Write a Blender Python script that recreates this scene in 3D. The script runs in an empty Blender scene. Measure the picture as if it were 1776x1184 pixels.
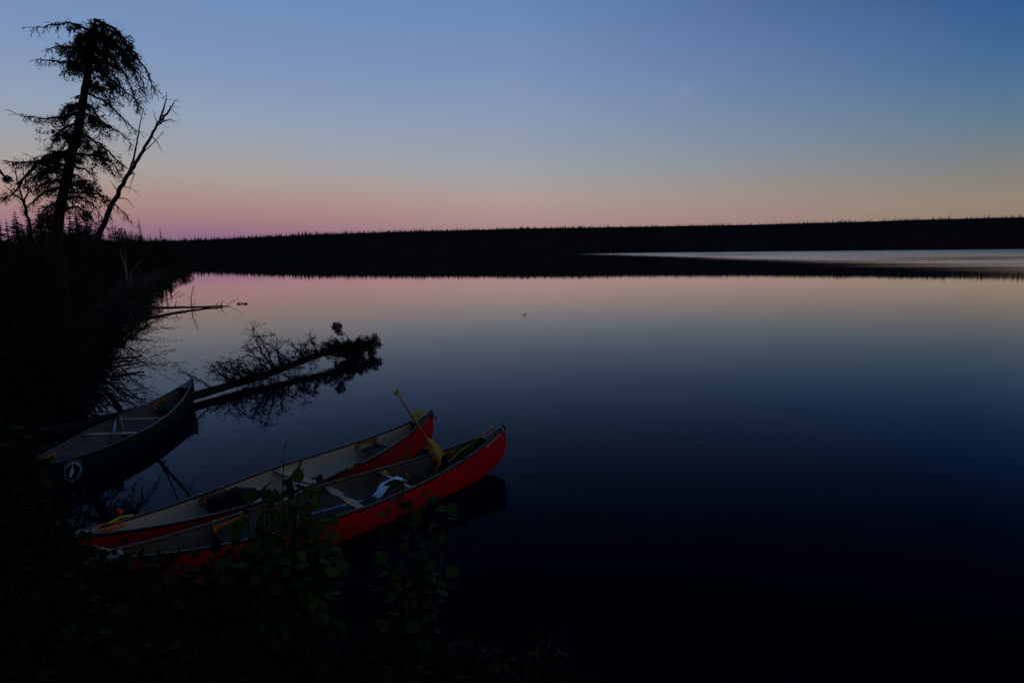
import bpy, math, random
from mathutils import Vector, Matrix, noise

R = random.Random(11)
sc = bpy.context.scene
col = sc.collection

# ---------------------------------------------------------------- camera
F_PX, CAM_H = 1000.0, 3.02
PITCH, ROLL = math.atan(156 / F_PX), math.atan(0.0098)
cam_d = bpy.data.cameras.new('camera')
cam = bpy.data.objects.new('camera', cam_d)
col.objects.link(cam)
sc.camera = cam
cam_d.sensor_width = 36.0
cam_d.lens = 36.0 * F_PX / 1776
cam_d.clip_start, cam_d.clip_end = 0.05, 12000
_f = Vector((0, math.cos(PITCH), -math.sin(PITCH)))
_r0, _u0 = Vector((1, 0, 0)), Vector((0, math.sin(PITCH), math.cos(PITCH)))
_r = math.cos(ROLL) * _r0 - math.sin(ROLL) * _u0
_u = math.cos(ROLL) * _u0 + math.sin(ROLL) * _r0
cam.matrix_world = Matrix(((_r.x, _u.x, -_f.x, 0), (_r.y, _u.y, -_f.y, 0), (_r.z, _u.z, -_f.z, CAM_H), (0, 0, 0, 1)))

def ray(x, y):
    return _f * F_PX + _r * (x - 888) + _u * (592 - y)
def at(x, y, Y):
    d = ray(x, y); return Vector((0, 0, CAM_H)) + d * (Y / d.y)
def atz(x, y, z):
    d = ray(x, y); return Vector((0, 0, CAM_H)) + d * ((z - CAM_H) / d.z)

# ---------------------------------------------------------------- dusk sky
def lin(c):
    return tuple(((v / 255) / 12.92 if v / 255 <= .04045 else ((v / 255 + .055) / 1.055) ** 2.4) for v in c)

world = bpy.data.worlds.new('World')
sc.world = world
world.use_nodes = True
wn, wl = world.node_tree.nodes, world.node_tree.links
wn.clear()
def N(tree, typ, **kw):
    n = tree.nodes.new(typ)
    for k, v in kw.items():
        if k.startswith('i_'):
            n.inputs[int(k[2:])].default_value = v
        else:
            setattr(n, k, v)
    return n
wt = world.node_tree
tc = N(wt, 'ShaderNodeTexCoord')
sep = N(wt, 'ShaderNodeSeparateXYZ'); wl.new(tc.outputs['Generated'], sep.inputs[0])
flat = N(wt, 'ShaderNodeVectorMath', operation='MULTIPLY'); wl.new(tc.outputs['Generated'], flat.inputs[0]); flat.inputs[1].default_value = (1, 1, 0)
nrm = N(wt, 'ShaderNodeVectorMath', operation='NORMALIZE'); wl.new(flat.outputs[0], nrm.inputs[0])
dot = N(wt, 'ShaderNodeVectorMath', operation='DOT_PRODUCT'); wl.new(nrm.outputs[0], dot.inputs[0])
dot.inputs[1].default_value = (math.sin(math.radians(-40)), math.cos(math.radians(-40)), 0)   # the earth's shadow side
def sky_ramp(stops):
    n = N(wt, 'ShaderNodeValToRGB'); wl.new(sep.outputs[2], n.inputs[0])
    cr = n.color_ramp
    while len(cr.elements) > 1: cr.elements.remove(cr.elements[-1])
    for i, (deg, c) in enumerate(stops):
        e = cr.elements[0] if i == 0 else cr.elements.new(math.sin(math.radians(deg)))
        e.position = math.sin(math.radians(deg)); e.color = (*lin(c), 1)
    return n
left = sky_ramp([(0, (114, 84, 122)), (2.0, (148, 112, 132)), (3.2, (165, 127, 130)), (4.8, (171, 143, 135)), (7, (166, 160, 157)), (11.6, (144, 160, 183)), (16, (123, 148, 187)), (20.5, (110, 142, 186)), (36, (80, 114, 162)), (65, (66, 98, 150))])
mid = sky_ramp([(0, (148, 114, 124)), (2.0, (168, 134, 136)), (4.7, (176, 153, 147)), (7.4, (158, 160, 165)), (12.5, (136, 154, 181)), (17.3, (118, 143, 185)), (21.8, (102, 136, 181)), (36, (76, 110, 158)), (65, (66, 98, 150))])
right = sky_ramp([(0, (138, 114, 102)), (1.2, (144, 122, 109)), (3.3, (148, 131, 117)), (5.4, (131, 129, 125)), (9.4, (95, 122, 144)), (13.3, (68, 107, 148)), (17.1, (51, 91, 145)), (20, (38, 74, 122)), (26, (22, 46, 84)), (38, (20, 42, 78)), (65, (56, 88, 140))])
sunset = sky_ramp([(0, (215, 140, 85)), (4, (200, 155, 112)), (12, (150, 152, 158)), (25, (95, 122, 162)), (45, (72, 104, 152)), (65, (66, 98, 150))])
def mapr(src, a, b, c=0.0, d=1.0):
    n = N(wt, 'ShaderNodeMapRange', clamp=True); wl.new(src, n.inputs[0])
    for i, v in enumerate((a, b, c, d)): n.inputs[i + 1].default_value = v
    return n.outputs[0]
def mixc(f, a, b):
    n = N(wt, 'ShaderNodeMix', data_type='RGBA'); wl.new(f, n.inputs[0]); wl.new(a, n.inputs[6]); wl.new(b, n.inputs[7]); return n.outputs[2]
dv = dot.outputs['Value']
c1 = mixc(mapr(dv, .19, .766), right.outputs[0], mid.outputs[0])
c2 = mixc(mapr(dv, .766, .975), c1, left.outputs[0])
c3 = mixc(mapr(dv, .0, -.9), c2, sunset.outputs[0])
# a single faint wisp of cloud
wv = ray(1184, 160).normalized()
wd = N(wt, 'ShaderNodeVectorMath', operation='SUBTRACT'); wl.new(tc.outputs['Generated'], wd.inputs[0]); wd.inputs[1].default_value = wv
ws = N(wt, 'ShaderNodeVectorMath', operation='MULTIPLY'); wl.new(wd.outputs[0], ws.inputs[0]); ws.inputs[1].default_value = (30, 30, 55)
wln = N(wt, 'ShaderNodeVectorMath', operation='LENGTH'); wl.new(ws.outputs[0], wln.inputs[0])
wno = N(wt, 'ShaderNodeTexNoise'); wl.new(tc.outputs['Generated'], wno.inputs['Vector']); wno.inputs['Scale'].default_value = 60; wno.inputs['Detail'].default_value = 4
wm = N(wt, 'ShaderNodeMath', operation='MULTIPLY'); wl.new(mapr(wln.outputs['Value'], 1.0, .1, 0, .22), wm.inputs[0]); wl.new(mapr(wno.outputs[0], .38, .62), wm.inputs[1])
wisp = N(wt, 'ShaderNodeRGB'); wisp.outputs[0].default_value = (*lin((160, 150, 168)), 1)
c4 = mixc(wm.outputs[0], c3, wisp.outputs[0])
bg = N(wt, 'ShaderNodeBackground'); wl.new(c4, bg.inputs[0]); bg.inputs[1].default_value = 1.0
wo = N(wt, 'ShaderNodeOutputWorld'); wl.new(bg.outputs[0], wo.inputs[0])

sc.view_settings.view_transform = 'Standard'
sc.view_settings.look = 'None'
sc.view_settings.exposure = 0
sc.view_settings.gamma = 1
sc.view_settings.use_curve_mapping = False
sc.cycles.max_bounces = 6
sc.cycles.use_denoising = True

# ---------------------------------------------------------------- materials
def mat(name, c1, c2=None, rough=.6, scale=8, bump=0, spec=.5, stretch=(1, 1, 1), detail=4, contrast=(.35, .65), metal=0):
    m = bpy.data.materials.new(name); m.use_nodes = True
    t = m.node_tree; b = t.nodes['Principled BSDF']
    b.inputs['Roughness'].default_value = rough
    b.inputs['Specular IOR Level'].default_value = spec
    b.inputs['Metallic'].default_value = metal
    if c2 is None: c2 = tuple(v * .75 for v in c1)
    tcn = t.nodes.new('ShaderNodeTexCoord')
    mp = t.nodes.new('ShaderNodeMapping'); t.links.new(tcn.outputs['Object'], mp.inputs[0]); mp.inputs['Scale'].default_value = stretch
    no = t.nodes.new('ShaderNodeTexNoise'); t.links.new(mp.outputs[0], no.inputs['Vector'])
    no.inputs['Scale'].default_value = scale; no.inputs['Detail'].default_value = detail
    rp = t.nodes.new('ShaderNodeValToRGB'); t.links.new(no.outputs[0], rp.inputs[0])
    rp.color_ramp.elements[0].position, rp.color_ramp.elements[1].position = contrast
    rp.color_ramp.elements[0].color = (*c2, 1); rp.color_ramp.elements[1].color = (*c1, 1)
    t.links.new(rp.outputs[0], b.inputs['Base Color'])
    rr = t.nodes.new('ShaderNodeMapRange'); t.links.new(no.outputs[0], rr.inputs[0])
    rr.inputs[3].default_value = max(.02, rough - .12); rr.inputs[4].default_value = min(1, rough + .12)
    t.links.new(rr.outputs[0], b.inputs['Roughness'])
    if bump:
        bn = t.nodes.new('ShaderNodeBump'); t.links.new(no.outputs[0], bn.inputs['Height'])
        bn.inputs['Strength'].default_value = bump; bn.inputs['Distance'].default_value = .02
        t.links.new(bn.outputs[0], b.inputs['Normal'])
    return m

M = dict(
    bark=mat('bark', (.028, .024, .022), (.010, .009, .008), .95, 14, .6, .05),
    pale_bark=mat('pale_bark', (.22, .20, .18), (.08, .07, .065), .85, 16, .5, .2),
    needles=mat('needles', (.012, .018, .010), (.006, .009, .005), .9, 5, 0, .03),
    lichen=mat('lichen', (.012, .014, .010), (.006, .007, .005), .95, 9, 0, .03),
    forest=mat('forest', (.017, .020, .020), (.007, .009, .009), 1, .02, 0, .0),  # slight blue in the tree colour stands in for distance haze
    hill=mat('hill_ground', (.014, .017, .015), (.007, .009, .008), 1, .01, 0, .0),
    soil=mat('soil', (.022, .020, .013), (.009, .008, .006), 1, 2.5, .6, .03),
    grass=mat('grass', (.030, .038, .013), (.010, .014, .005), .9, 1.5, 0, .05),
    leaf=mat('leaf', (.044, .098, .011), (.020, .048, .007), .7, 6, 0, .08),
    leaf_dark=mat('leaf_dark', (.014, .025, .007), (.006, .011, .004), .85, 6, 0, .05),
    leaf_yellow=mat('leaf_yellow', (.11, .15, .014), (.06, .09, .010), .7, 7, 0, .12),
    stem=mat('stem', (.055, .045, .030), (.025, .02, .014), .8, 20, 0, .2),
    red=mat('red_hull', (.40, .001, .011), (.27, .004, .011), .5, 5, .03, .10, stretch=(.5, 2.5, 3), detail=8, contrast=(.32, .6)),
    green=mat('green_hull', (.003, .019, .015), (.002, .013, .011), .55, 3, .02, .05, contrast=(.3, .7)),
    liner=mat('liner_grey', (.54, .41, .275), (.43, .325, .22), .6, 2.5, .05, .08, contrast=(.3, .7)),
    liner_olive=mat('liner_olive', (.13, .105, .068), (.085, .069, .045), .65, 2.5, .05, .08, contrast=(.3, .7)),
    liner_tan=mat('liner_tan', (.17, .125, .105), (.11, .08, .068), .65, 2.5, .05, .08, contrast=(.3, .7)),
    vinyl=mat('black_vinyl', (.010, .010, .012), (.006, .006, .007), .38, 20, .05, .30),
    vinyl_green=mat('green_vinyl', (.008, .018, .022), (.006, .013, .016), .42, 20, .05, .3),
    web=mat('black_webbing', (.010, .010, .011), (.006, .006, .007), .7, 60, .2, .3),
    seatwood=mat('varnished_wood', (.44, .16, .035), (.26, .085, .018), .4, 4, .05, .5, (1, 12, 12)),
    ash=mat('pale_wood', (.33, .17, .10), (.22, .11, .062), .5, 4, .05, .4, (12, 1, 12)),
    paddlewood=mat('paddle_wood', (.86, .34, .05), (.38, .10, .010), .45, 7, .02, .15, (4.5, .18, 4.5), 2, (.42, .56)),
    plastic=mat('black_plastic', (.008, .008, .009), (.005, .005, .006), .5, 20, 0, .4),
    blue=mat('blue_shaft', (.20, .42, .62), (.15, .33, .52), .35, 20, 0, .5),
    towel=mat('white_towel', (.86, .88, .92), (.68, .74, .84), .9, 40, .5, .1),
    rope=mat('yellow_rope', (.60, .48, .02), (.38, .28, .012), .8, 120, .5, .2),
    limerope=mat('lime_cord', (.50, .72, .06), (.4, .5, .05), .8, 120, .4, .2),
    orange=mat('orange_strap', (.65, .16, .02), (.45, .09, .012), .7, 30, .2, .2),
    redstrap=mat('red_strap', (.55, .04, .02), (.4, .03, .015), .7, 30, .2, .2),
    whitecord=mat('white_cord', (.62, .62, .66), (.45, .45, .5), .8, 80, .3, .2),
    bolt=mat('bolt_steel', (.72, .74, .78), (.6, .62, .66), .25, 30, 0, .6, metal=.9),
    sponge=mat('yellow_sponge', (.62, .48, .02), (.42, .30, .012), .9, 50, .6, .1),
    bag=mat('black_bag', (.007, .007, .008), (.004, .004, .004), .8, 9, .6, .08),
    decal=mat('pale_decal', (.34, .50, .58), (.28, .42, .50), .5, 20, 0, .4),
    whiteprint=mat('white_print', (.75, .70, .72), (.6, .56, .58), .5, 60, 0, .3),
    yellowprint=mat('yellow_print', (.62, .30, .03), (.5, .2, .02), .5, 60, 0, .3),
    darkprint=mat('dark_print', (.10, .004, .006), (.07, .003, .004), .5, 60, 0, .3),
    bird=mat('feathers', (.05, .04, .04), (.03, .025, .025), .8, 40, 0, .1),
)
for k in ('leaf', 'leaf_yellow'):
    t = M[k].node_tree; pb = t.nodes['Principled BSDF']; out = t.nodes['Material Output']
    tr_ = t.nodes.new('ShaderNodeBsdfTranslucent'); mx_ = t.nodes.new('ShaderNodeMixShader'); mx_.inputs[0].default_value = .4
    src = pb.inputs['Base Color'].links[0].from_socket; t.links.new(src, tr_.inputs[0])
    t.links.new(pb.outputs[0], mx_.inputs[1]); t.links.new(tr_.outputs[0], mx_.inputs[2]); t.links.new(mx_.outputs[0], out.inputs[0])
# the smooth lake: reflection as seen of polarised twilight sky, calm except for a breeze out on the right
def water_mat():
    m = bpy.data.materials.new('lake_water'); m.use_nodes = True
    t = m.node_tree; t.nodes.clear(); L = t.links.new
    def math_(op, a, b=None):
        n = t.nodes.new('ShaderNodeMath'); n.operation = op
        for i, v in enumerate((a, b)):
            if v is None: continue
            if isinstance(v, (int, float)): n.inputs[i].default_value = v
            else: L(v, n.inputs[i])
        return n.outputs[0]
    geo = t.nodes.new('ShaderNodeNewGeometry')
    dt = t.nodes.new('ShaderNodeVectorMath'); dt.operation = 'DOT_PRODUCT'
    L(geo.outputs['Normal'], dt.inputs[0]); L(geo.outputs['Incoming'], dt.inputs[1])
    c = math_('ABSOLUTE', dt.outputs['Value'])
    s2 = math_('DIVIDE', math_('SUBTRACT', 1.0, math_('MULTIPLY', c, c)), 1.769)
    ct = math_('SQRT', math_('SUBTRACT', 1.0, s2))
    nc = math_('MULTIPLY', c, 1.33)
    rp = math_('DIVIDE', math_('SUBTRACT', nc, ct), math_('ADD', nc, ct))
    refl = math_('MINIMUM', math_('MULTIPLY', math_('POWER', math_('MULTIPLY', rp, rp), 1.2), 1.58), 1.0)
    # position masks
    pos = t.nodes.new('ShaderNodeSeparateXYZ'); L(geo.outputs['Position'], pos.inputs[0])
    lo = t.nodes.new('ShaderNodeTexNoise'); L(geo.outputs['Position'], lo.inputs['Vector'])
    lo.inputs['Scale'].default_value = .012; lo.inputs['Detail'].default_value = 3
    xs = math_('ADD', pos.outputs[0], math_('MULTIPLY', math_('SUBTRACT', lo.outputs[0], .5), 44.0))
    mr = t.nodes.new('ShaderNodeMapRange'); L(xs, mr.inputs[0]); mr.interpolation_type = 'SMOOTHSTEP'
    mr.inputs[1].default_value = 42; mr.inputs[2].default_value = 92
    mpw = t.nodes.new('ShaderNodeMapping'); L(geo.outputs['Position'], mpw.inputs[0]); mpw.inputs['Scale'].default_value = (.012, .045, 1)
    nw = t.nodes.new('ShaderNodeTexNoise'); L(mpw.outputs[0], nw.inputs['Vector']); nw.inputs['Scale'].default_value = 1.0; nw.inputs['Detail'].default_value = 5
    mw = t.nodes.new('ShaderNodeMapRange'); L(nw.outputs[0], mw.inputs[0])
    for i_, v_ in enumerate((.30, .52, .45, 1.0)): mw.inputs[i_ + 1].default_value = v_
    wind = math_('MULTIPLY', mr.outputs[0], mw.outputs[0])
    # fine ripples
    mp = t.nodes.new('ShaderNodeMapping'); L(geo.outputs['Position'], mp.inputs[0]); mp.inputs['Scale'].default_value = (1.0, 1.8, 1)
    n1 = t.nodes.new('ShaderNodeTexNoise'); L(mp.outputs[0], n1.inputs['Vector']); n1.inputs['Scale'].default_value = 1.6; n1.inputs['Detail'].default_value = 3
    bn = t.nodes.new('ShaderNodeBump'); L(n1.outputs[0], bn.inputs['Height']); bn.inputs['Distance'].default_value = .02
    L(math_('ADD', math_('MULTIPLY', wind, .5), .034), bn.inputs['Strength'])
    gl = t.nodes.new('ShaderNodeBsdfGlossy'); tint = t.nodes.new('ShaderNodeValToRGB'); L(c, tint.inputs[0])
    tint.color_ramp.elements[0].position = .05; tint.color_ramp.elements[0].color = (1, .97, .96, 1)
    tint.color_ramp.elements[1].position = .24; tint.color_ramp.elements[1].color = (.70, .82, 1, 1); L(tint.outputs[0], gl.inputs['Color'])
    L(math_('ADD', math_('MULTIPLY', wind, .16), .006), gl.inputs['Roughness']); L(bn.outputs[0], gl.inputs['Normal'])
    df = t.nodes.new('ShaderNodeBsdfDiffuse'); df.inputs['Color'].default_value = (.0010, .0018, .0080, 1)
    mx = t.nodes.new('ShaderNodeMixShader'); L(refl, mx.inputs[0]); L(df.outputs[0], mx.inputs[1]); L(gl.outputs[0], mx.inputs[2])
    o = t.nodes.new('ShaderNodeOutputMaterial'); L(mx.outputs[0], o.inputs[0])
    return m
M['water'] = water_mat()

# ---------------------------------------------------------------- mesh helpers
class MB:
    def __init__(s): s.v, s.f = [], []
    def add(s, vs, fs):
        b = len(s.v); s.v += [tuple(p) for p in vs]; s.f += [tuple(i + b for i in f) for f in fs]
    def tri(s, a, b, c): s.add((a, b, c), ((0, 1, 2),))
    def quad(s, a, b, c, d): s.add((a, b, c, d), ((0, 1, 2, 3),))
    def box(s, lo, hi):
        (a, b, c), (d, e, f) = lo, hi
        s.add([(a, b, c), (d, b, c), (d, e, c), (a, e, c), (a, b, f), (d, b, f), (d, e, f), (a, e, f)],
              [(0, 3, 2, 1), (4, 5, 6, 7), (0, 1, 5, 4), (1, 2, 6, 5), (2, 3, 7, 6), (3, 0, 4, 7)])
    def tube(s, pts, rad, n=5, cap=True, flat=1.0):
        pts = [Vector(p) for p in pts]
        if isinstance(rad, (int, float)): rad = [rad] * len(pts)
        up = None; base = len(s.v); k = len(pts)
        for i, p in enumerate(pts):
            d = (pts[min(i + 1, k - 1)] - pts[max(i - 1, 0)])
            if d.length < 1e-9: d = Vector((0, 0, 1))
            d.normalize()
            if up is None: up = Vector((0, 0, 1)) if abs(d.z) < .9 else Vector((1, 0, 0))
            a = up - d * up.dot(d)
            if a.length < 1e-6: a = d.orthogonal()
            a.normalize(); b = d.cross(a); up = a
            for j in range(n):
                w = 2 * math.pi * j / n
                s.v.append(tuple(p + (a * math.cos(w) * flat + b * math.sin(w)) * rad[i]))
        for i in range(k - 1):
            for j in range(n):
                q = (j + 1) % n
                s.f.append((base + i * n + j, base + i * n + q, base + (i + 1) * n + q, base + (i + 1) * n + j))
        if cap:
            s.f.append(tuple(base + j for j in reversed(range(n)))); s.f.append(tuple(base + (k - 1) * n + j for j in range(n)))
    def grid(s, rows, closed=False):
        base = len(s.v); nr, ncl = len(rows), len(rows[0])
        for r in rows: s.v += [tuple(p) for p in r]
        for i in range(nr - 1):
            for j in range(ncl - 1):
                s.f.append((base + i * ncl + j, base + i * ncl + j + 1, base + (i + 1) * ncl + j + 1, base + (i + 1) * ncl + j))
    def prism(s, poly, thick):
        """poly: list of 3-D points, extruded by the vector thick"""
        n = len(poly); t = Vector(thick); p = [Vector(q) for q in poly]
        s.add([q for q in p] + [q + t for q in p], [tuple(range(n))[::-1], tuple(range(n, 2 * n))] + [(i, (i + 1) % n, n + (i + 1) % n, n + i) for i in range(n)])
    def mesh(s, name, m, smooth=True):
        me = bpy.data.meshes.new(name); me.from_pydata(s.v, [], s.f)
        if smooth: me.polygons.foreach_set('use_smooth', [True] * len(me.polygons))
        me.materials.append(m); me.update(); return me
    def build(s, name, m, parent=None, smooth=True):
        return link(name, s.mesh(name, m, smooth), parent)
def link(name, data, parent=None):
    o = bpy.data.objects.new(name, data); col.objects.link(o)
    if parent: o.parent = parent
    return o
def tag(o, label=None, cat=None, group=None, kind=None):
    for k, v in (('label', label), ('category', cat), ('group', group), ('kind', kind)):
        if v: o[k] = v
    return o
def empty(name, loc=(0, 0, 0), rz=0, label=None, cat=None, group=None):
    o = bpy.data.objects.new(name, None); o.empty_display_size = .2; col.objects.link(o)
    o.location = loc; o.rotation_euler = (0, 0, rz)
    return tag(o, label, cat, group)
KIDS = {}
def copy_thing(root, parts):
    c = root.copy(); col.objects.link(c)
    for ch in parts:
        d = ch.copy(); col.objects.link(d); d.parent = c
    return c
def bez(pts, n=8):
    """smooth path (Catmull-Rom) through points"""
    P = [Vector(p) for p in pts]
    P = [P[0] * 2 - P[1]] + P + [P[-1] * 2 - P[-2]]
    out = []
    for i in range(1, len(P) - 2):
        for k in range(n):
            t = k / n; a, b, c, d = P[i - 1], P[i], P[i + 1], P[i + 2]
            out.append(.5 * ((2 * b) + (c - a) * t + (2 * a - 5 * b + 4 * c - d) * t * t + (3 * b - a - 3 * c + d) * t ** 3))
    out.append(P[-2]); return out
def rv(s=1.0): return Vector((R.uniform(-s, s), R.uniform(-s, s), R.uniform(-s, s)))

# ---------------------------------------------------------------- setting: lake, bank, far shore
w = MB(); w.quad((-6000, -3000, 0), (6000, -3000, 0), (6000, 9000, 0), (-6000, 9000, 0))
tag(w.build('lake_water', M['water'], smooth=False), kind='structure')

SHORE = [(30, -40), (9, -6), (4.2, .3), (2.3, 2.0), (1.1, 2.9), (.4, 3.35), (-.6, 3.62), (-1.8, 3.75), (-2.9, 3.9), (-3.8, 4.35), (-4.5, 4.9), (-5.3, 5.6), (-6.5, 6.7),
         (-7.3, 8.2), (-8.3, 9.9), (-9.8, 12.6), (-11.8, 15.8), (-15.2, 21), (-19.6, 27.9), (-30, 46), (-47, 80), (-64, 115), (-71, 129), (-74, 135), (-80, 139), (-100, 160), (-190, 280), (-420, 420)]
POLY = SHORE + [(-900, 420), (-900, -600), (30, -600)]
def inside(x, y):
    c = False; j = len(POLY) - 1
    for i in range(len(POLY)):
        xi, yi = POLY[i]; xj, yj = POLY[j]
        if (yi > y) != (yj > y) and x < (xj - xi) * (y - yi) / (yj - yi) + xi: c = not c
        j = i
    return c
def shore_d(x, y):
    best = 1e9
    for (ax, ay), (bx, by) in zip(SHORE, SHORE[1:]):
        dx, dy = bx - ax, by - ay; t = max(0, min(1, ((x - ax) * dx + (y - ay) * dy) / (dx * dx + dy * dy)))
        best = min(best, math.hypot(x - ax - t * dx, y - ay - t * dy))
    return best if inside(x, y) else -best
def ground(x, y):
    d = shore_d(x, y)
    if d < 0: return max(-.9, d * .35 - .03)
    h = .10 * min(1, d / .3) + 1.25 * (1 - math.exp(-d / 2.6)) * min(1, d / 1.2) + .025 * min(d, 60)
    return h + .10 * min(1, d) * noise.noise(Vector((x * .9, y * .9, 3))) + .25 * min(1, d / 8) * noise.noise(Vector((x * .15, y * .15, 7)))
g = MB(); rows = []
for i in range(96):
    r = .25 * (1300 / .25) ** (i / 95)
    rows.append([(r * math.sin(a), r * math.cos(a), ground(r * math.sin(a), r * math.cos(a))) for a in [2 * math.pi * k / 240 for k in range(241)]])
g.grid(rows)
tag(g.build('shore_ground', M['soil']), kind='structure')

# far shore: wooded rise closing the lake
def interp(x, tab):
    for (a, p), (b, q) in zip(tab, tab[1:]):
        if x <= b: return p + (q - p) * max(0, (x - a)) / (b - a)
    return tab[-1][1]
TOP = [(0, 423), (330, 417), (400, 414), (500, 409), (600, 405), (700, 402), (800, 399.5), (900, 396.5), (1000, 395), (1100, 393.5), (1200, 391.5), (1300, 390), (1400, 387), (1500, 384.5), (1600, 381), (1700, 378.5), (1776, 377)]
NEAR = [(0, 500), (340, 520), (520, 420), (700, 480), (1020, 570), (1100, 690), (1400, 800), (1776, 930)]
hm = MB(); hrows = []; HILL = []
for k in range(-30, 131):
    px = k * 18.0
    q = max(0, min(1776, px))
    hz = 436 - .0098 * (px - 888)
    dv_ = ray(px, hz); a = math.atan2(dv_.x, dv_.y)
    tp = ray(q, interp(q, TOP)); el = math.atan2(tp.z, math.hypot(tp.x, tp.y))
    n0 = interp(q, NEAR) * (1 + .02 * noise.noise(Vector((px * .01, 0, 0)))); r1 = n0 + 420
    zt = CAM_H + r1 * math.tan(el)
    HILL.append((a, n0, r1, zt))
    prof = [(n0 - 6, -.8), (n0, .25), (n0 + 8, 1.2), (n0 + 60, zt * .12), (n0 + 140, zt * .34), (n0 + 240, zt * .62), (n0 + 340, zt * .86), (r1, zt), (r1 + 150, zt * 1.04), (r1 + 600, zt * .95), (r1 + 1600, zt * .5)]
    hrows.append([(r * math.sin(a), r * math.cos(a), z + (.02 * zt * noise.noise(Vector((r * .02, px * .02, 1))) if 60 < r - n0 < 400 else 0)) for r, z in prof])
hm.grid(hrows)
tag(hm.build('far_hills', M['hill']), kind='structure')

def hill_at(a, f):
    """point on the far hills at azimuth a, f in 0..1 from the shore to the ridge"""
    i = 0
    while i < len(HILL) - 2 and HILL[i + 1][0] < a: i += 1
    a0, n0, r0, z0 = HILL[i]; a1, n1, r1, z1 = HILL[i + 1]; t = min(1, max(0, (a - a0) / (a1 - a0)))
    n_, r_, z_ = n0 + (n1 - n0) * t, r0 + (r1 - r0) * t, z0 + (z1 - z0) * t
    r = n_ + (r_ - n_) * f; d = r - n_
    z = interp(d, [(0, .25), (8, 1.2), (60, z_ * .12), (140, z_ * .34), (240, z_ * .62), (340, z_ * .86), (420, z_)])
    return Vector((r * math.sin(a), r * math.cos(a), z))
fm = MB()
a_lo, a_hi = HILL[8][0], HILL[-14][0]
def spike(p, h, wdt, n=3):
    b = len(fm.v); tiers = 2
    for k in range(n):
        w_ = 2 * math.pi * k / n + R.random()
        fm.v.append((p.x + wdt * math.cos(w_), p.y + wdt * math.sin(w_), p.z))
    for k in range(n):
        w_ = 2 * math.pi * k / n + R.random(); ww = wdt * R.uniform(.35, .6)
        fm.v.append((p.x + ww * math.cos(w_), p.y + ww * math.sin(w_), p.z + h * .55))
    fm.v.append((p.x + R.uniform(-.2, .2), p.y, p.z + h))
    for k in range(n):
        q = (k + 1) % n
        fm.f.append((b + k, b + q, b + n + q, b + n + k)); fm.f.append((b + n + k, b + n + q, b + 2 * n))
for i in range(11000):
    a = R.uniform(a_lo, a_hi); f = R.random() ** .8
    p = hill_at(a, f); p.z -= .3
    cl = noise.noise(Vector((p.x * .03, p.y * .03, 2)))
    h = R.uniform(2.0, 6.5) * (.62 if f > .9 else 1) * (1 + .5 * cl)
    spike(p, h, h * R.uniform(.07, .2))
for i in range(5200):            # the uneven bristle of thin trees along the ridge
    a = a_lo + (a_hi - a_lo) * R.random()
    t = (a - a_lo) / (a_hi - a_lo)
    p = hill_at(a, R.uniform(.90, 1.0)); p.z -= .3
    cl = noise.noise(Vector((a * 40, 0, 5))) + .6 * noise.noise(Vector((a * 130, 3, 5)))
    if R.random() > .50 + .6 * cl + .5 * max(0, t - .5): continue
    h = R.uniform(1.5, 5.2) * (1 + 1.1 * max(0, t - .5)) * (1 + .35 * cl) * (1.5 if R.random() < .04 else 1)
    spike(p, h, h * R.uniform(.03, .075))
tag(fm.build('far_forest', M['forest'], smooth=False), 'dark spruce forest covering the low hills across the lake', 'forest', kind='stuff')

# ---------------------------------------------------------------- branches and needles
def twig(mb, p, d, ln, r, depth, droop=.25, dens=7.0, ns=3, rmin=.0035):
    d = Vector(d).normalized(); pts = [Vector(p)]; k = 4 if depth else 3
    cur = Vector(d)
    for i in range(k):
        cur = (cur + rv(.22) + Vector((0, 0, -droop * .35))).normalized()
        pts.append(pts[-1] + cur * (ln / k))
    mb.tube(pts, [r * (1 - .75 * i / k) for i in range(k + 1)], ns, cap=False)
    if depth:
        n = max(2, int(ln * dens))
        for j in range(n):
            t = (j + R.random()) / n * .85 + .12
            i = min(k - 1, int(t * k)); q = pts[i].lerp(pts[i + 1], t * k - i)
            side = cur.cross(Vector((0, 0, 1)))
            if side.length < .1: side = Vector((1, 0, 0))
            side.normalize()
            dd = d * R.uniform(.35, .9) + side * R.choice((-1, 1)) * R.uniform(.5, 1.0) + rv(.35)
            twig(mb, q, dd, ln * R.uniform(.28, .55) * (1 - .5 * t), max(r * .5, rmin), depth - 1, droop, dens * 1.35, 3, rmin)
    return pts
def tuft(mb, c, rad, n, sz):
    for i in range(n):
        o = rv(1)
        while o.length > 1: o = rv(1)
        p = Vector(c) + o * rad
        a = rv(1).normalized() * sz * R.uniform(.5, 1.2); b = rv(1).normalized() * sz * R.uniform(.3, .7)
        mb.tri(p, p + a, p + b)
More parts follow.
